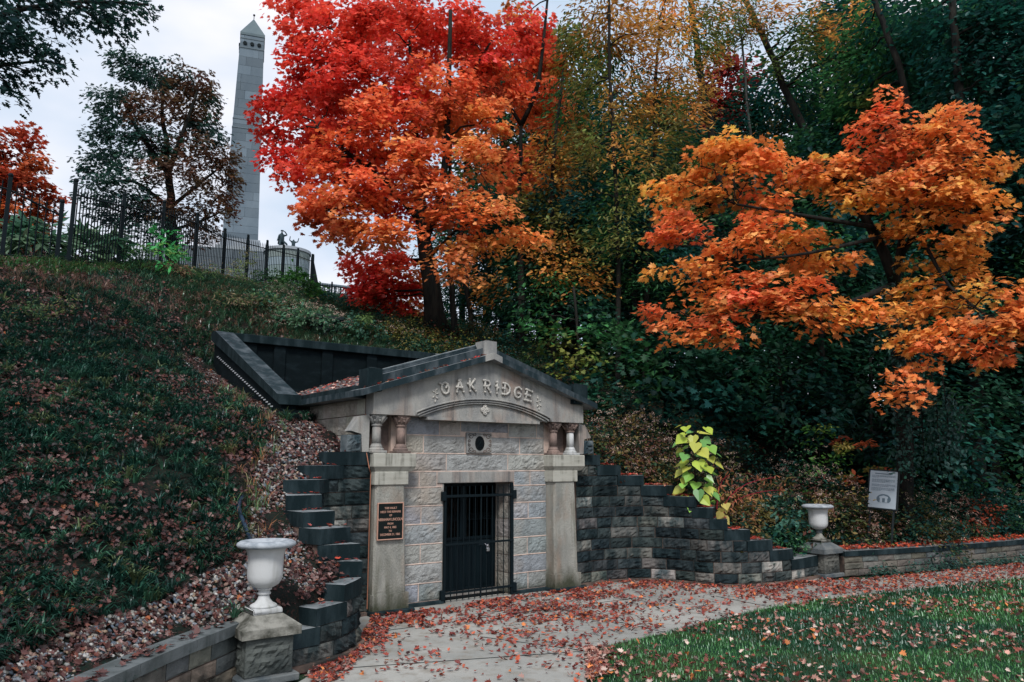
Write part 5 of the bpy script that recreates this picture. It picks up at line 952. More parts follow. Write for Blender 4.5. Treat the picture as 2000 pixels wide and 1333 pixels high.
SH = [
 ('flower-headed shrub touching the right side of the vault, dense with dried pink heads', 1195, 14.9, .75, 1.35, HY, 1500, (PK, 60)),
 ('dried pink flower-headed shrub above the second and third steps of the right wall', 1258, 15.4, .85, 1.45, HY, 1700, (PK, 80)),
 ('leafy dark shrub behind the fourth step of the right wall, red-tinged', 1315, 15.2, .8, 1.3, HY + [DG], 1500, (PK, 30)),
 ('tall shrub behind the yellow-green big-leaved plant', 1380, 15.2, .9, 1.5, HY + [DG], 1500, (PK, 50)),
 ('reddish shrub right of the yellow-green big-leaved plant', 1430, 14.6, .65, 1.05, [(.24,.10,.05), (.12,.10,.03), (.30,.20,.07)], 1000, None),
 ('tall pink-headed shrub left of the farther urn', 1530, 16.3, .95, 1.4, HY + [DG], 1700, (PK, 70)),
 ('tall pink-headed shrub directly behind the farther urn', 1615, 16.6, .9, 1.5, HY, 1600, (PK, 80)),
 ('amber-tinged shrub between the farther urn and the sign', 1665, 17.6, .7, 1.15, [(.25,.12,.04), (.10,.10,.03), DG], 1200, (PK, 20)),
 ('low leafy shrub at the foot of the sign, left side', 1700, 17.3, .55, .75, HY + [DG], 900, (PK, 20)),
 ('low leafy shrub at the foot of the sign, right side', 1775, 18.1, .6, .85, HY + [DG], 1000, (PK, 30)),
 ('pink-headed shrub second right of the sign', 1835, 19.0, .75, 1.1, HY + [DG], 1200, (PK, 40)),
 ('dark shrub third right of the sign with red tips', 1895, 19.9, .8, 1.2, [DG, TG, (.3,.06,.03)], 1200, None),
 ('dark green shrub fourth right of the sign', 1955, 20.7, .85, 1.2, [DG, TG, MG], 1200, (PK, 20)),
 ('dark green shrub at the right edge above the low wall', 2020, 21.6, .9, 1.3, [DG, TG], 1200, None),
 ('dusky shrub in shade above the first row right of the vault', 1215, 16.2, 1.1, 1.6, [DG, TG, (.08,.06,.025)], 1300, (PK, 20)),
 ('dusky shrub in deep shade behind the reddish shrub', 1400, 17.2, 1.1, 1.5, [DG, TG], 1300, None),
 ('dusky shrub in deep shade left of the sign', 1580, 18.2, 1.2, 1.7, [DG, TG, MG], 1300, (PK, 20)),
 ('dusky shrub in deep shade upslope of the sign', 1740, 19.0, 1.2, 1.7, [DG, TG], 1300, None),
 ('tall dark shrub hiding the foot of the orange maple trunk', 1768, 17.7, .65, 1.55, [DG, TG, (.06,.08,.03)], 1500, (PK, 15)),
 ('dark leafy shrub just right of the sign, under the vines', 1800, 17.6, .7, 1.3, [DG, TG, (.10,.09,.03)], 1300, (PK, 20)),
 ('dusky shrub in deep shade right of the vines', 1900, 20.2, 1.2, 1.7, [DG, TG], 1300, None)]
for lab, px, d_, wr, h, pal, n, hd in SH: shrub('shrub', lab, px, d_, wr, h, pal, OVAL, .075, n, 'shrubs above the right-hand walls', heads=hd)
shrub('shrub', 'teal-green rhododendron-like bush with whorled leaves left of the farther urn', 1500, 15.9, .8, .95, [(.05,.15,.11), (.035,.11,.085), (.07,.18,.13)], OVAL, .13, 850, mt='waxy', flat=.2)
shrub('shrub', 'small glossy green bush low between the stepped wall and the farther pedestal', 1535, 15.3, .5, .4, [(.03,.11,.05), (.05,.15,.05)], OVAL, .06, 800, mt='waxy')
shrub('shrub', 'orange-red leaved sapling left of the hanging vines', 1680, 17.8, .55, 2.45, [(.55,.13,.05), (.42,.10,.05), (.20,.16,.04)], OVAL, .12, 260, dome=.3, cat='sapling', flat=.15)
shrub('shrub', 'green-yellow leaved sapling tips rising beside the orange-red one', 1615, 18.2, .5, 2.5, [(.10,.26,.05), (.18,.24,.05)], OVAL, .11, 200, dome=.3, cat='sapling')
# hillside shrubs on the left
LG = [(.05,.20,.05), (.07,.28,.06), (.12,.30,.06)]; DRY = [(.26,.15,.10), (.20,.12,.08), (.30,.20,.12)]
for lab, px, d_, wr, h, pal, n, lf, sz, hd in [
 ('bright green feathery sumac sapling in front of the crest fence', 285, 21.2, .85, 1.35, [(.04,.25,.07), (.06,.30,.09), (.14,.29,.07)], 420, NARROW, .20, None),
 ('dark conifer-like bush at the foot of the crest fence', 240, 20.2, .42, 1.05, [(.02,.075,.035), (.03,.09,.04)], 1300, NARROW, .07, None),
 ('rounded green bush at the far end of the crest fence', 562, 24.8, 1.0, 1.0, [(.05,.17,.04), (.08,.22,.05), (.04,.12,.035)], 1700, OVAL, .13, None),
 ('dark green bush left of the rounded green bush', 500, 25.0, .8, .8, [DG, (.04,.10,.035)], 1000, OVAL, .10, None),
 ('bush of grey-green leaves with dried flower heads above the parapet', 595, 18.7, 1.0, .65, [(.05,.13,.08), (.08,.17,.09)], 1600, OVAL, .085, (PK, 70)),
 ('leafy teal shrub beside the stacked stone vent', 700, 18.9, .75, .65, [(.05,.15,.10), (.04,.11,.07), (.10,.17,.06)], 1000, OVAL, .10, None),
 ('olive weeds below the great maple trunk', 790, 19.5, .95, .75, [OLV, (.14,.14,.03), (.2,.1,.03)], 1300, OVAL, .06, None),
 ('olive brush right of the great maple trunk, above the roof ridge', 890, 18.6, .95, .85, [OLV, DG, (.14,.13,.03)], 1300, OVAL, .07, None),
 ('red-stemmed brush with small red leaves above the right slope of the gable', 1010, 16.6, .8, .85, [(.30,.06,.04), (.06,.12,.04), (.12,.12,.03)], 1300, OVAL, .06, None),
 ('green brush right of the red-stemmed brush above the gable', 1085, 16.2, .8, .9, [(.05,.13,.05), DG, (.14,.12,.04)], 1300, OVAL, .07, None),
 ('pale yellow-green weed standing on the left hillside', 92, 14.6, .28, .55, [(.20,.22,.08), (.16,.20,.08)], 260, NARROW, .07, None),
 ('second pale weed, at the left edge of the hillside', 30, 13.9, .3, .5, [(.10,.15,.06), (.08,.13,.05)], 260, NARROW, .07, None),
 ('weedy clump above the upper end of the parapet arm', 450, 19.2, .8, .45, [(.09,.13,.05), (.2,.16,.09), (.05,.10,.05)], 900, NARROW, .10, None),
 ('weedy clump under the middle of the crest fence', 400, 22.6, .9, .5, [(.10,.16,.06), (.24,.20,.12)], 800, NARROW, .11, None),
 ('weedy clump below the dark conifer-like bush', 310, 21.0, .8, .4, [(.09,.17,.06), (.26,.18,.11)], 800, NARROW, .11, None),
 ('teal leafy shrub upslope of the parapet arm', 520, 19.8, .9, .5, [(.03,.11,.07), (.05,.14,.08), (.09,.15,.06)], 1200, OVAL, .085, (PK, 20)),
 ('low green shrub above the left half of the back parapet', 560, 19.3, .8, .5, [(.04,.12,.06), (.03,.09,.05), (.14,.12,.06)], 1000, OVAL, .08, (PK, 20)),
 ('mixed brush between the stacked vent and the great maple', 750, 19.4, .9, .5, [(.05,.13,.06), (.16,.12,.05), DG], 1200, OVAL, .08, (PK, 30)),
 ('low leafy brush above the right half of the back parapet', 800, 18.6, .8, .5, [(.04,.10,.05), (.14,.13,.04), DG], 1000, OVAL, .075, None),
 ('grey-green brush under the far end of the crest fence', 525, 23.0, .8, .45, [(.05,.13,.07), (.10,.14,.08)], 1000, OVAL, .09, (PK, 30)),
 ('dark brush in the shade right of the great maple trunk', 930, 20.4, 1.0, .9, [DG, TG, (.10,.09,.03)], 1200, OVAL, .08, None),
 ('tall weed bending over the fence right of the oak', 460, 25.5, .55, 1.5, [(.14,.18,.07), (.22,.20,.10)], 420, NARROW, .12, None)]:
    shrub('shrub', lab, px, d_, wr, h, pal, lf, sz, n, 'shrubs and weeds on the left slope', heads=hd)
# grass plumes behind the left fence
for lab, px, d_ in (('tall grass clump behind the lower left fence', 20, 20.5), ('tall grass clump behind the first panel of the crest fence', 160, 21.5)):
    shrub('grass_clump', lab, px, d_, .8, 1.15, [(.06,.15,.09), (.12,.20,.12)], NARROW, .34, 700, cat='grass clump')

# ---------------------------------------------------------------- yellow-green big-leaved plant on the steps
cp_ = at(1362, 985, 13.9); CT = thing('catalpa_sapling', 'bright yellow-green sapling with big heart-shaped leaves growing behind the stepped wall', 'sapling', (cp_[0], cp_[1], cp_[2] - .35)); o0 = np.array([cp_[0], cp_[1], cp_[2] - .35])
m = MB(); m.tube([(0,0,0), (.03,0,.5), (-.02,.02,1.0), (.0,0,1.62)], [.016,.014,.011,.006], 6)
LP = []
for i in range(62):
    z = .18 + 1.45 * (i / 61) ** .95; side = i * 2.4; L = .31 * (1.05 - .35 * abs(i / 61 - .45)) * (.55 if (.62 < z < .70) else 1); a = side + random.uniform(-.3, .3); st = np.array([math.cos(a), math.sin(a), .35]) * L * random.uniform(.5, 1.1) + [0, 0, z]
    m.tube([(0, 0, z), st * [.5, .5, 1] + [0, 0, .01], st], [.005, .004, .003], 4); LP.append((st, a))
m.build('stem', M['bark'], CT); C = np.array([p for p, _ in LP]); A_ = np.array([a for _, a in LP]); vd = np.array([-.75, -.65, 0])
out = np.stack([np.cos(A_), np.sin(A_), np.zeros(len(A_))], -1); nr = unit(out * .35 + vd * .55 + np.array([0, 0, .8]) + rng.normal(0, .22, (len(A_), 3))); tip = unit(out * .5 + vd * .25 + [0, 0, -.75] + rng.normal(0, .2, (len(A_), 3)))
cc = np.array([[(.38,.48,.07), (.22,.42,.08), (.44,.46,.09), (.15,.34,.10)][i] for i in rng.integers(0, 4, len(C))]) * (1 + rng.normal(0, .08, (len(C), 1)))
scatter('leaves', HEART, C, frames(nr, tip), rng.uniform(.12, .25, len(C)), cc, M['waxy'], CT)
cp_ = at(1412, 1000, 13.6); C2 = thing('catalpa_shoot', 'small yellowing shoot with a few big leaves right of the yellow-green sapling', 'sapling', tuple(cp_ - [0, 0, .2])); m = MB(); m.tube([(0,0,-.1), (0,0,.4)], [.008,.004], 5); m.build('stem', M['bark'], C2)
n = 8; C = np.stack([rng.normal(0, .07, n), rng.normal(0, .07, n), rng.uniform(.05, .42, n)], -1); scatter('leaves', HEART, C, frames(unit(vd + rng.normal(0, .4, (n, 3))), unit(np.array([0, 0, -1.]) + rng.normal(0, .4, (n, 3)))), rng.uniform(.10, .16, n), np.array([(.50,.42,.12)]) * (1 + rng.normal(0, .15, (n, 1))), M['waxy'], C2)
# arching red pokeweed stems
pk = at(1400, 1010, 14.0); PW = thing('pokeweed', 'arching crimson-stemmed weed with drooping reddish leaves right of the yellow-green sapling', 'weed', tuple(pk - [0, 0, .3])); m = MB(); LC_ = []
for dx, h_, l_ in ((.15, 1.15, .9), (.05, .9, 1.1), (-.05, 1.2, .3)):
    sdv = np.array([math.sin(AZ), -math.cos(AZ), 0]); pts = [sdv * (dx * t + l_ * t * t) + np.array([0, 0, h_ * (1.6 * t - .75 * t * t)]) for t in np.linspace(0, 1, 8)]; m.tube(pts, np.linspace(.012, .004, 8), 6)
    for t in range(3, 8):
        for _ in range(9): LC_.append(pts[t] + rng.normal(0, .06, 3))
m.build('stems', mat('crimson_stem', (.22,.012,.03), rough=.5), PW); C = np.array(LC_); n = len(C); scatter('leaves', NARROW, C, frames(unit(rng.normal(0, 1, (n, 3)) + vd), unit(np.array([0, 0, -1.]) + rng.normal(0, .5, (n, 3)))), rng.uniform(.07, .13, n), np.array([(.40,.16,.08)]) * (1 + rng.normal(0, .3, (n, 1))), M['leaf'], PW)
# ---------------------------------------------------------------- vines hanging from the orange maple
VN = thing('hanging_vine', 'grey-green vine curtain hanging below the orange maple, left of the right edge shrubs', 'vine', tuple(grd(1800, 17.2)) + (0,)); o0 = np.array(VN.location); SC = []; CO = []
m = MB()
for (px, py, rx, ry, n) in [(1755,640,25,40,12),(1765,720,30,40,14),(1765,800,30,45,14),(1770,880,35,40,12),(1800,640,25,30,8),(1770,690,25,40,8),(1790,740,30,40,10),(1820,790,40,35,14),(1840,840,40,40,16),(1820,880,40,35,12),(1860,810,25,40,8),(1770,600,25,30,8),(1720,560,25,15,5),(1880,590,30,12,6),(1860,880,25,30,6)]:
    for _ in range(n): SC.append(at(px + random.gauss(0, rx * .5), py + random.gauss(0, ry * .5), 16.9 + random.uniform(-.35, .35)) - o0)
for px in (1780, 1800, 1830, 1850): m.tube([at(px - 20, 600, 17) - o0, at(px - 15, 700, 16.9) - o0, at(px, 800, 16.8) - o0, at(px + 5, 900, 16.9) - o0], .012, 5)
m.build('stems', M['bark'], VN); SC = np.array(SC); n = len(SC); C, R, Z_, cc = sprays_to_leaves(SC, unit(rng.normal(0, 1, (n, 3)) + vd), rng.uniform(.14, .26, n), 16, .10, np.array([(.022,.07,.055)]) * (1 + rng.normal(0, .3, (n, 1))), flat=.6, up=.3, droop=.9); scatter('leaves', OVAL, C, R, Z_, cc, M['waxy'], VN)

# ---------------------------------------------------------------- hillside ground cover, litter, gravel (nobody could count these)
GRAV = [(3.65,15.89),(4.15,15.99),(4.2,14.72),(4.25,12.69),(4.22,11.24),(4.75,11.4),(4.75,9.75),(4.3,9.5),(3.69,9.29),(3.5,8.71),(3.5,8.1),(3.0,7.68),(2.45,7.68),(1.7,7.0),(.8,6.15),(-.6,4.9),(-4,2.6),(-4,3.2),(-.6,5.35),(0.51,6.58),(1.27,7.35),(2.27,8.09),(2.71,8.37),(3.0,9.01),(3.35,9.95),(3.81,10.74),(3.85,12.31),(3.6,13.34),(3.5,14.7)]
def pts_in(n, x0, x1, y0, y1): return rng.uniform(x0, x1, n), rng.uniform(y0, y1, n)
hidden = lambda x, y: inpoly(x, y, front) | ((x > 4.74) & (x < 8.75) & (y > 9.5) & (y < 11.9)) | ((x > 4.2) & (x < 9.55) & (y > 11.55) & (y < 15.6))
ico = (1 + 5 ** .5) / 2; IV = [(-1,ico,0),(1,ico,0),(-1,-ico,0),(1,-ico,0),(0,-1,ico),(0,1,ico),(0,-1,-ico),(0,1,-ico),(ico,0,-1),(ico,0,1),(-ico,0,-1),(-ico,0,1)]; IV = [tuple(c / 1.902 for c in p) for p in IV]
IF = [(0,11,5),(0,5,1),(0,1,7),(0,7,10),(0,10,11),(1,5,9),(5,11,4),(11,10,2),(10,7,6),(7,1,8),(3,9,4),(3,4,2),(3,2,6),(3,6,8),(3,8,9),(4,9,5),(2,4,11),(6,2,10),(8,6,7),(9,8,1)]
def randrot(n):
    q = rng.normal(0, 1, (n, 3)); return frames(unit(q), unit(rng.normal(0, 1, (n, 3))))
x, y = pts_in(60000, -1.2, 4.9, 4, 16); k = inpoly(x, y, GRAV) & ~hidden(x, y); x, y = x[k], y[k]; dist = np.hypot(x, y); k = rng.random(len(x)) < np.clip(1.5 - dist / 16, .45, 1); x, y = x[k], y[k]; n = len(x)
edge = rng.random(n) < .0; Cc = np.array([(.30,.30,.29),(.20,.22,.25),(.40,.38,.34),(.11,.14,.18),(.34,.25,.18),(.26,.17,.14),(.48,.47,.45),(.13,.13,.12)])[rng.integers(0, 8, n)] * .72 * (1 + rng.normal(0, .15, (n, 1)))
tag(scatter('gravel', (IV, IF), np.stack([x, y, hz(x, y) + .012], -1), frames(unit(hnorm(x, y) + rng.normal(0, .35, (n, 3))), unit(rng.normal(0, 1, (n, 3)))), np.stack([rng.uniform(.014, .030, n), rng.uniform(.018, .036, n), rng.uniform(.010, .018, n)], -1) * 1.0, np.clip(Cc, .01, 1), M['pebble'], None, True), 'river pebbles in a bed along the stepped wall and parapet', 'gravel', kind='stuff')
def litter(name, label, x, y, z, nrm, size, pal, wts, tilt=.45, mt='litter', leaf=None, curl=1):
    n = len(x); C = np.stack([x, y, z], -1); w_ = np.array(wts, float); c = np.array(pal)[rng.choice(len(pal), n, p=w_ / w_.sum())] * (1 + rng.normal(0, .2, (n, 1)))
    nr = unit(nrm + rng.normal(0, tilt, (n, 3))); R = frames(nr, unit(rng.normal(0, 1, (n, 3)))); s = np.stack([rng.uniform(.5, 1, n), np.ones(n), rng.uniform(1.0, 3.2, n) * curl], -1) * (size * rng.uniform(.6, 1.2, n))[:, None]
    return tag(scatter(name, leaf or MAPLE, C, R, s, np.clip(c, .004, 1), M[mt]), label, 'leaves', kind='stuff')
LPAL = [(.085,.030,.025), (.05,.020,.019), (.13,.060,.053), (.22,.14,.125), (.13,.04,.027), (.025,.015,.014), (.36,.11,.04)]
# leaves over the slope
x, y = pts_in(330000, -4, 6.2, 4, 24); d_ = np.hypot(x, y); k = ~hidden(x, y) & (rng.random(len(x)) < np.clip(1.25 - d_ / 19, .10, .8)); x, y = x[k], y[k]
pn_ = np.sin(x * 2.3 + 1.2 * np.sin(y * 1.7)) + np.sin(y * 2.9 + x); ing = inpoly(x, y, GRAV); k = (rng.random(len(x)) < np.where(ing, .62, (.36 + .20 * pn_) * np.where(y < 8.6, 1.5, np.where(y > 14, 1.15, .85)))); x, y, ing = x[k], y[k], ing[k]
litter('fallen_leaves', 'brown and maroon oak and maple leaves lying over the left slope', x, y, hz(x, y) + .02 + rng.uniform(0, 1, len(x)) * np.where(ing, .02, .10), hnorm(x, y), .056, LPAL, [5,4,3,1.3,2,4,.10], curl=1.3)
# tufts of dark liriope
BL = ([(-.030,0,0),(.030,0,0),(-.028,.38,.26),(.028,.38,.26),(-.020,.74,.24),(.020,.74,.24),(0,1.0,-.06)], [(0,1,3,2),(2,3,5,4),(4,5,6)])
def tufts(name, label, x, y, nb, L, pal, cat, spread=1.0, wts=None, kind='stuff', mt='grass', wid=1.0, zoff=0):
    n = len(x); idx = np.repeat(np.arange(n), nb); N = len(idx); a = rng.uniform(0, 2 * math.pi, N); lean = rng.uniform(.15, 1.0, N) * spread
    tip = unit(np.stack([np.cos(a) * lean, np.sin(a) * lean, np.ones(N) * .75], -1)); nr = unit(np.stack([-np.cos(a), -np.sin(a), lean + .2], -1)); base = np.stack([x, y, hz(x, y) - .01 + zoff], -1)[idx] + np.stack([np.cos(a), np.sin(a), np.zeros(N)], -1) * rng.uniform(0, .05, N)[:, None]
    s = L * rng.uniform(.55, 1.15, N) * np.repeat(rng.uniform(.6, 1.25, n), nb); tc_ = np.array(pal)[rng.choice(len(pal), n, p=(np.array(wts) / np.sum(wts)) if wts else None)] * (1 + rng.normal(0, .2, (n, 1)))
    return tag(scatter(name, BL, base, frames(nr, tip), np.stack([s * wid * rng.uniform(.7, 1.3, N), s, s], -1), np.clip(tc_[idx] * (1 + rng.normal(0, .25, (N, 1))), .004, 1), M[mt]), label, cat, kind=kind)
x, y = pts_in(30000, -4, 5, 5, 19); d_ = np.hypot(x, y); pn_ = np.sin(x * 1.9 + 2 * np.sin(y * .9)) + np.sin(y * 2.2 - x * 1.3) + .6 * np.sin(x * 5 + y * 4)
k = ~hidden(x, y) & ~inpoly(x, y, GRAV) & (rng.random(len(x)) < np.clip(.52 + .30 * pn_, .28, .95) * np.clip(1.5 - d_ / 17, .25, 1)) & (y < 16.5 + .1 * x) & ~((x > 2.9) & (y < 10.2)); x, y = x[k], y[k]
tufts('ground_cover', 'dark green liriope tufts covering the left slope', x, y, 24, .19, [(.010,.040,.030), (.018,.070,.048), (.045,.13,.075), (.12,.16,.07)], 'ground cover', wts=[6,5,2.2,.8], wid=1.25, spread=2.2)
# longer pale grass beside the gravel
x, y = pts_in(5200, 1.5, 4.4, 8.6, 13); e = np.abs(x - np.interp(y, [8.4,9.0,9.9,10.7,12.3,13.3], [2.6,2.95,3.3,3.75,3.75,3.5])) ; k = (e < .38) & (rng.random(len(x)) < .13 * np.exp(-e * 3)) & ~hidden(x, y); x, y = x[k], y[k]
tufts('long_grass', 'longer pale and orange-tinged grass fringing the gravel bed', x, y, 9, .24, [(.10,.20,.08), (.26,.22,.10), (.06,.14,.06), (.34,.15,.07)], 'grass', 1.4, wid=.6)
# dry grass band below the fence, and rough grass on the crest
x, y = pts_in(30000, -4, 13, 15.5, 30); fy = np.interp(x, [-4,1.64,2.96,5.45,8.4,12.9], [17,17.93,20.3,23.4,27.75,32.5]); k = ~hidden(x, y) & (y < fy + .2) & (y > fy - 4.2) & (x > -3); x, y, fy = x[k], y[k], fy[k]; k = rng.random(len(x)) < .5; x, y, fy = x[k], y[k], fy[k]
g1 = (y > fy - 1.1) & (x < 4); tufts('rough_grass', 'fresh green rough grass along the foot of the fence', x[g1], y[g1], 14, .22, [(.03,.12,.04), (.06,.15,.05), (.12,.16,.06)], 'grass', wid=1.2, spread=1.5)
pq = np.sin(x * 1.1 + 1.7 * np.sin(y * .8)) + np.sin(y * 1.6 - x * .7 + 1) + rng.normal(0, .5, len(x)); pq = pq - np.clip((x - 3) * .25, 0, 1.2) + .5 * (y > fy - 2.5); gp = ~g1 & (pq > .35); gg = ~g1 & (pq <= .35)
tufts('dry_grass', 'dry pinkish and straw-coloured grass in patches over the upper slope', x[gp], y[gp], 12, .24, [(.22,.11,.085), (.29,.20,.15), (.12,.06,.045), (.06,.09,.05)], 'grass', wts=[4,3,2,2], wid=.7, spread=1.4)
tufts('slope_weeds', 'grey-green weeds and grass in patches over the upper slope', x[gg], y[gg], 12, .21, [(.022,.085,.05), (.045,.12,.07), (.012,.05,.035), (.11,.16,.085)], 'weeds', wts=[4,3,3,1.5], wid=1.1, spread=1.5)
x, y = pts_in(9000, 4, 14, 15.5, 24); k = ~hidden(x, y) & (y > 15.9); x, y = x[k], y[k]; tufts('rough_grass', 'mixed weeds and grass on the slope above the parapet', x, y, 11, .22, [(.025,.085,.045), (.05,.12,.06), (.16,.10,.065), (.09,.14,.085)], 'grass', wts=[4,3,1.6,2], wid=1.3, spread=1.6)
# leafy low undergrowth on the wooded slope to the right
x, y = pts_in(15000, 8.9, 34, 7, 26); k = ~hidden(x, y) & (rng.random(len(x)) < np.clip(1.5 - np.hypot(x - 10, y - 10) / 18, .15, 1)); x, y = x[k], y[k]; n = len(x)
SC = np.stack([x, y, hz(x, y) + rng.uniform(.05, .35, n)], -1); col = np.array([DG, TG, (.03,.07,.03), (.09,.08,.03), (.14,.05,.03)])[rng.choice(5, n, p=[.35,.25,.2,.12,.08])] * (1 + rng.normal(0, .25, (n, 1)))
C, R, Z_, cc = sprays_to_leaves(SC, unit(rng.normal(0, 1, (n, 3)) + [0, 0, .5]), rng.uniform(.15, .35, n), 9, .10, np.clip(col, .004, 1), flat=.5); tag(scatter('undergrowth', DIAM, C, R, Z_, cc, M['leaf']), 'dark leafy undergrowth covering the wooded slope', 'undergrowth', kind='stuff')
# small leafy weeds at the foot of the far low wall
x = rng.uniform(13.5, 26, 500); y = np.interp(x, [13.3,14.7,16,17.5,19.2,23,27], [7.52,7.18,6.9,6.60,6.35,5.68,4.7]) - rng.uniform(0, .14, 500); SC = np.stack([x, y, rng.uniform(.02, .16, 500)], -1)
C, R, Z_, cc = sprays_to_leaves(SC, unit(rng.normal(0, 1, (500, 3)) + [0, -.5, .5]), rng.uniform(.05, .13, 500), 8, .06, np.tile(np.array([(.04,.10,.08)]), (500, 1)), flat=.5); tag(scatter('weeds', OVAL, C, R, Z_, cc, M['waxy']), 'small dark weeds along the foot of the far low wall', 'weeds', kind='stuff')

# ---------------------------------------------------------------- leaves on the path, steps, roof, copings
PP = [(.29,.055,.036), (.17,.032,.026), (.42,.095,.045), (.07,.022,.02), (.32,.19,.16), (.6,.2,.06), (.22,.075,.06)]
x, y = pts_in(90000, 3, 25, 4.2, 9.8); fr = np.interp(x, [3,4.3,4.8,8.7,9.4,10.2,10.5,11.5,12.8,14,16,18,24], [7.3,8.6,9.4,9.5,9.7,9.3,8.4,7.85,7.6,7.3,6.85,6.5,5.2]); dd = fr - y
pe = inpoly(x, y, PATH[1:]) ; cl = 1.35 * np.abs(.5 + .5 * np.sin(x * 2.7 + 2 * np.sin(y * 3.1)) * np.sin(y * 4.3 + x * 1.3) + .3 * np.sin(x * 9 + 3 * np.sin(y * 5)) * np.sin(y * 11)) ** 1.35
dens = np.where(x > 7.0, 1.0 * np.exp(-np.maximum(dd, 0) * .55), np.where(x > 4.9, .85 * np.exp(-np.maximum(dd - .0, 0) * .5), .45 * np.exp(-np.maximum(dd, 0) * .9))) * np.clip(cl, .12, 1.3)
dens = np.where((x > 12.2), .30, dens); dens = np.where((x < 5.2) & (dd < .55), .75, dens)
k = pe & (dd > -.02) & (rng.random(len(x)) < dens * 1.15) & ~((x > 12.85) & (x < 13.4) & (y > 7.68)); x, y = x[k], y[k]
litter('path_leaves', 'red and brown leaves strewn over the concrete path', x, y, .022 + rng.uniform(0, .022, len(x)), np.tile([0, 0, 1.], (len(x), 1)), .060, PP, [5,4,4,3,1.6,.9,2], .38, curl=1.5)
def on_curve(C, u, off): return C.pt(u, off)
X_, Y_, Z3 = [], [], []
for C_, ss, dn in ((RC, RS, 150), (LC, LS, 26)):
    for k in range(11):
        a = ss[k - 1] if k else 0; b = ss[k]
        nn = max(2, int((b - a) * dn)); u = np.clip(rng.normal(a + (b - a) * .4, (b - a) * .28, nn), a + .03, b - .03); o = rng.uniform(-.36, -.01, nn)
        if k == 10: continue
        xx, yy = C_.pt(u, o); X_.append(xx); Y_.append(yy); Z3.append(np.full(nn, ZK[k] + .008) + rng.uniform(0, .02, nn))
x, y, z = map(np.concatenate, (X_, Y_, Z3)); litter('step_leaves', 'red leaves caught on the steps of the two stepped walls', x, y, z, np.tile([0, 0, 1.], (len(x), 1)), .062, [(.42,.06,.035), (.28,.04,.03), (.40,.18,.12), (.15,.03,.025)], [3,3,1,2], .25, curl=.7)
x = rng.uniform(4.8, 6.65, 900); y = rng.uniform(9.9, 14.4, 900); k = rng.random(900) < np.where(x < 5.2, .95, .6); x, y = x[k], y[k]; litter('roof_leaves', 'red and pale leaves lying on the vault roof', x, y, 3.115 + (AX - 4.75 - np.abs(x - AX)) * .34, np.tile([-.25, 0, 1.], (len(x), 1)), .07, [(.38,.06,.04), (.50,.34,.28), (.20,.05,.04)], [3,3,3], .2)
x = rng.uniform(4.6, 8.8, 150); k = rng.random(150) < np.where(x < 6.6, .8, .12); x = x[k]; y = rng.uniform(9.37, 9.45, len(x)); litter('cornice_leaves', 'few red leaves on the ledge of the raking cornice', x, y, 3.60 - np.abs(x - AX) * slope + .098, np.tile([0, 0, 1.], (len(x), 1)), .06, [(.6,.05,.04), (.5,.25,.16), (.2,.06,.04)], [2,2,2], .3)
xx = rng.uniform(13.4, 26.5, 2300); yy = np.interp(xx, [13.35,14.68,15.95,17.5,19.2,23,27], [7.66,7.29,7.0,6.70,6.45,5.75,4.8]) + rng.uniform(.0, .5, len(xx)); litter('coping_leaves', 'red leaves piled along the top of the far low wall', xx, yy, .465 + rng.uniform(0, .03, len(xx)), np.tile([0, 0, 1.], (len(xx), 1)), .07, [(.60,.12,.05), (.45,.06,.03), (.2,.04,.03)], [3,3,2], .35)
t = rng.uniform(0, 1, 70); xx = 2.42 - t * 2.0; yy = np.interp(xx, [.3,.80,1.32,1.78,2.2,2.46], [5.35,5.84,6.40,6.88,7.26,7.52]) + rng.uniform(.03, .25, 70); litter('coping_leaves', 'few brown leaves on the coping of the near low wall', xx, yy, np.full(70, .546), np.tile([0, 0, 1.], (70, 1)), .075, LPAL, [3,2,2,1,1,1,0], .3)

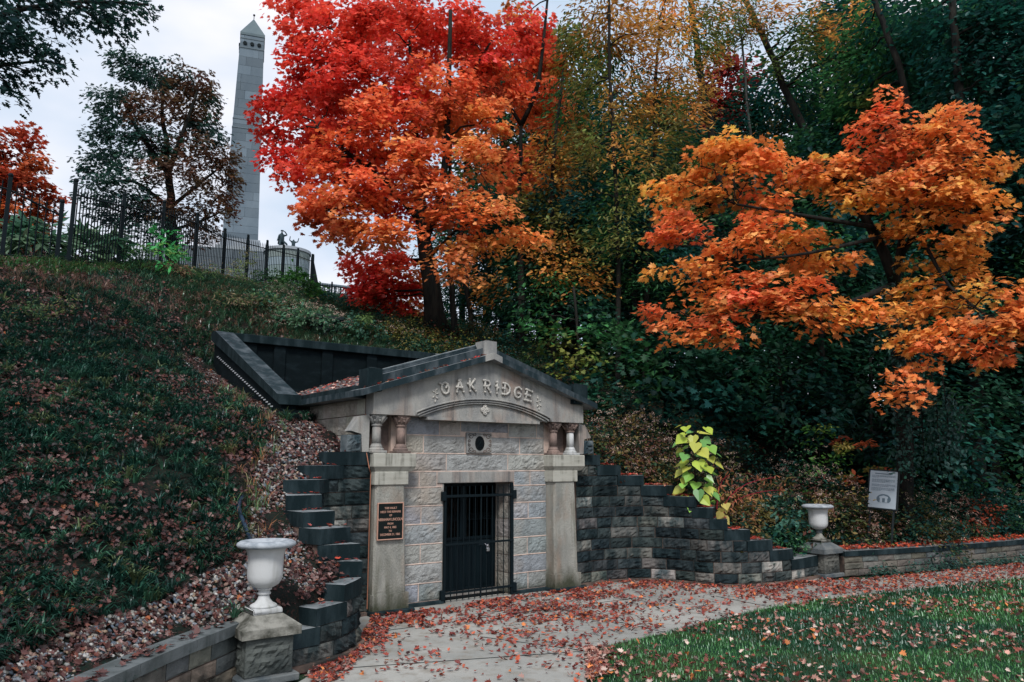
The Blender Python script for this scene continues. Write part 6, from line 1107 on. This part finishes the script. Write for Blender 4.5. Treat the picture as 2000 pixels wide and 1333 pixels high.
# ---------------------------------------------------------------- lawn
x, y = pts_in(300000, 4.8, 27, -3.5, 6.75); d_ = np.hypot(x, y); az = np.degrees(np.arctan2(y, x)); k = inpoly(x, y, LAWN + [(27,-8),(4.8,-8)]) & (rng.random(len(x)) < np.clip(2.0 - d_ / 9, .25, 1)) & (az > 14) & (az < 52); x, y, d_ = x[k], y[k], d_[k]; n = len(x)
pn_ = np.sin(x * 1.3 + y) + np.sin(y * 2.1 - x * .7) + .5 * np.sin(x * 4 + y * 3); col = np.where((pn_ > .3)[:, None], np.array([(.075,.245,.07)]), np.array([(.022,.115,.048)])) * (1 + rng.normal(0, .25, (n, 1)))
a = rng.uniform(0, 2 * math.pi, n); tip = unit(np.stack([np.cos(a) * .8, np.sin(a) * .8, rng.uniform(.4, 1.4, n)], -1)); s = rng.uniform(.025, .055, n) * np.clip(d_ / 10, .9, 1.6)
tag(scatter('lawn_grass', ([(-.10,0,0),(.10,0,0),(.07,.6,.08),(0,1,.02),(-.07,.6,.08)], [(0,1,2,3,4)]), np.stack([x, y, np.zeros(n)], -1), frames(unit(np.stack([-np.cos(a), -np.sin(a), np.ones(n) * .6], -1)), tip), s, np.clip(col, .004, 1), M['grass']), 'short green grass of the lawn at lower right', 'grass', kind='stuff')
x, y = pts_in(62000, 4.8, 27, -3.5, 6.7); k = inpoly(x, y, LAWN + [(27,-8),(4.8,-8)]) & (rng.random(len(x)) < .25 * (1 + .8 * np.sin(x * 2.2 + y * 1.4))); x, y = x[k], y[k]
e_ = rng.uniform(0, 1, 500); ex = 5.81 + (5.05 - 5.81) * e_ + rng.exponential(.12, 500); ey = 6.37 + (5.53 - 6.37) * e_ - .03; x = np.r_[x, ex]; y = np.r_[y, ey]
litter('lawn_leaves', 'fallen maple leaves scattered over the lawn', x, y, .03 + rng.uniform(0, .03, len(x)), np.tile([0, 0, 1.], (len(x), 1)), .060, [(.28,.085,.06), (.42,.22,.17), (.18,.045,.035), (.55,.42,.36), (.60,.20,.06), (.07,.03,.025)], [4,4,3,2,.7,3], .45, curl=1.4)
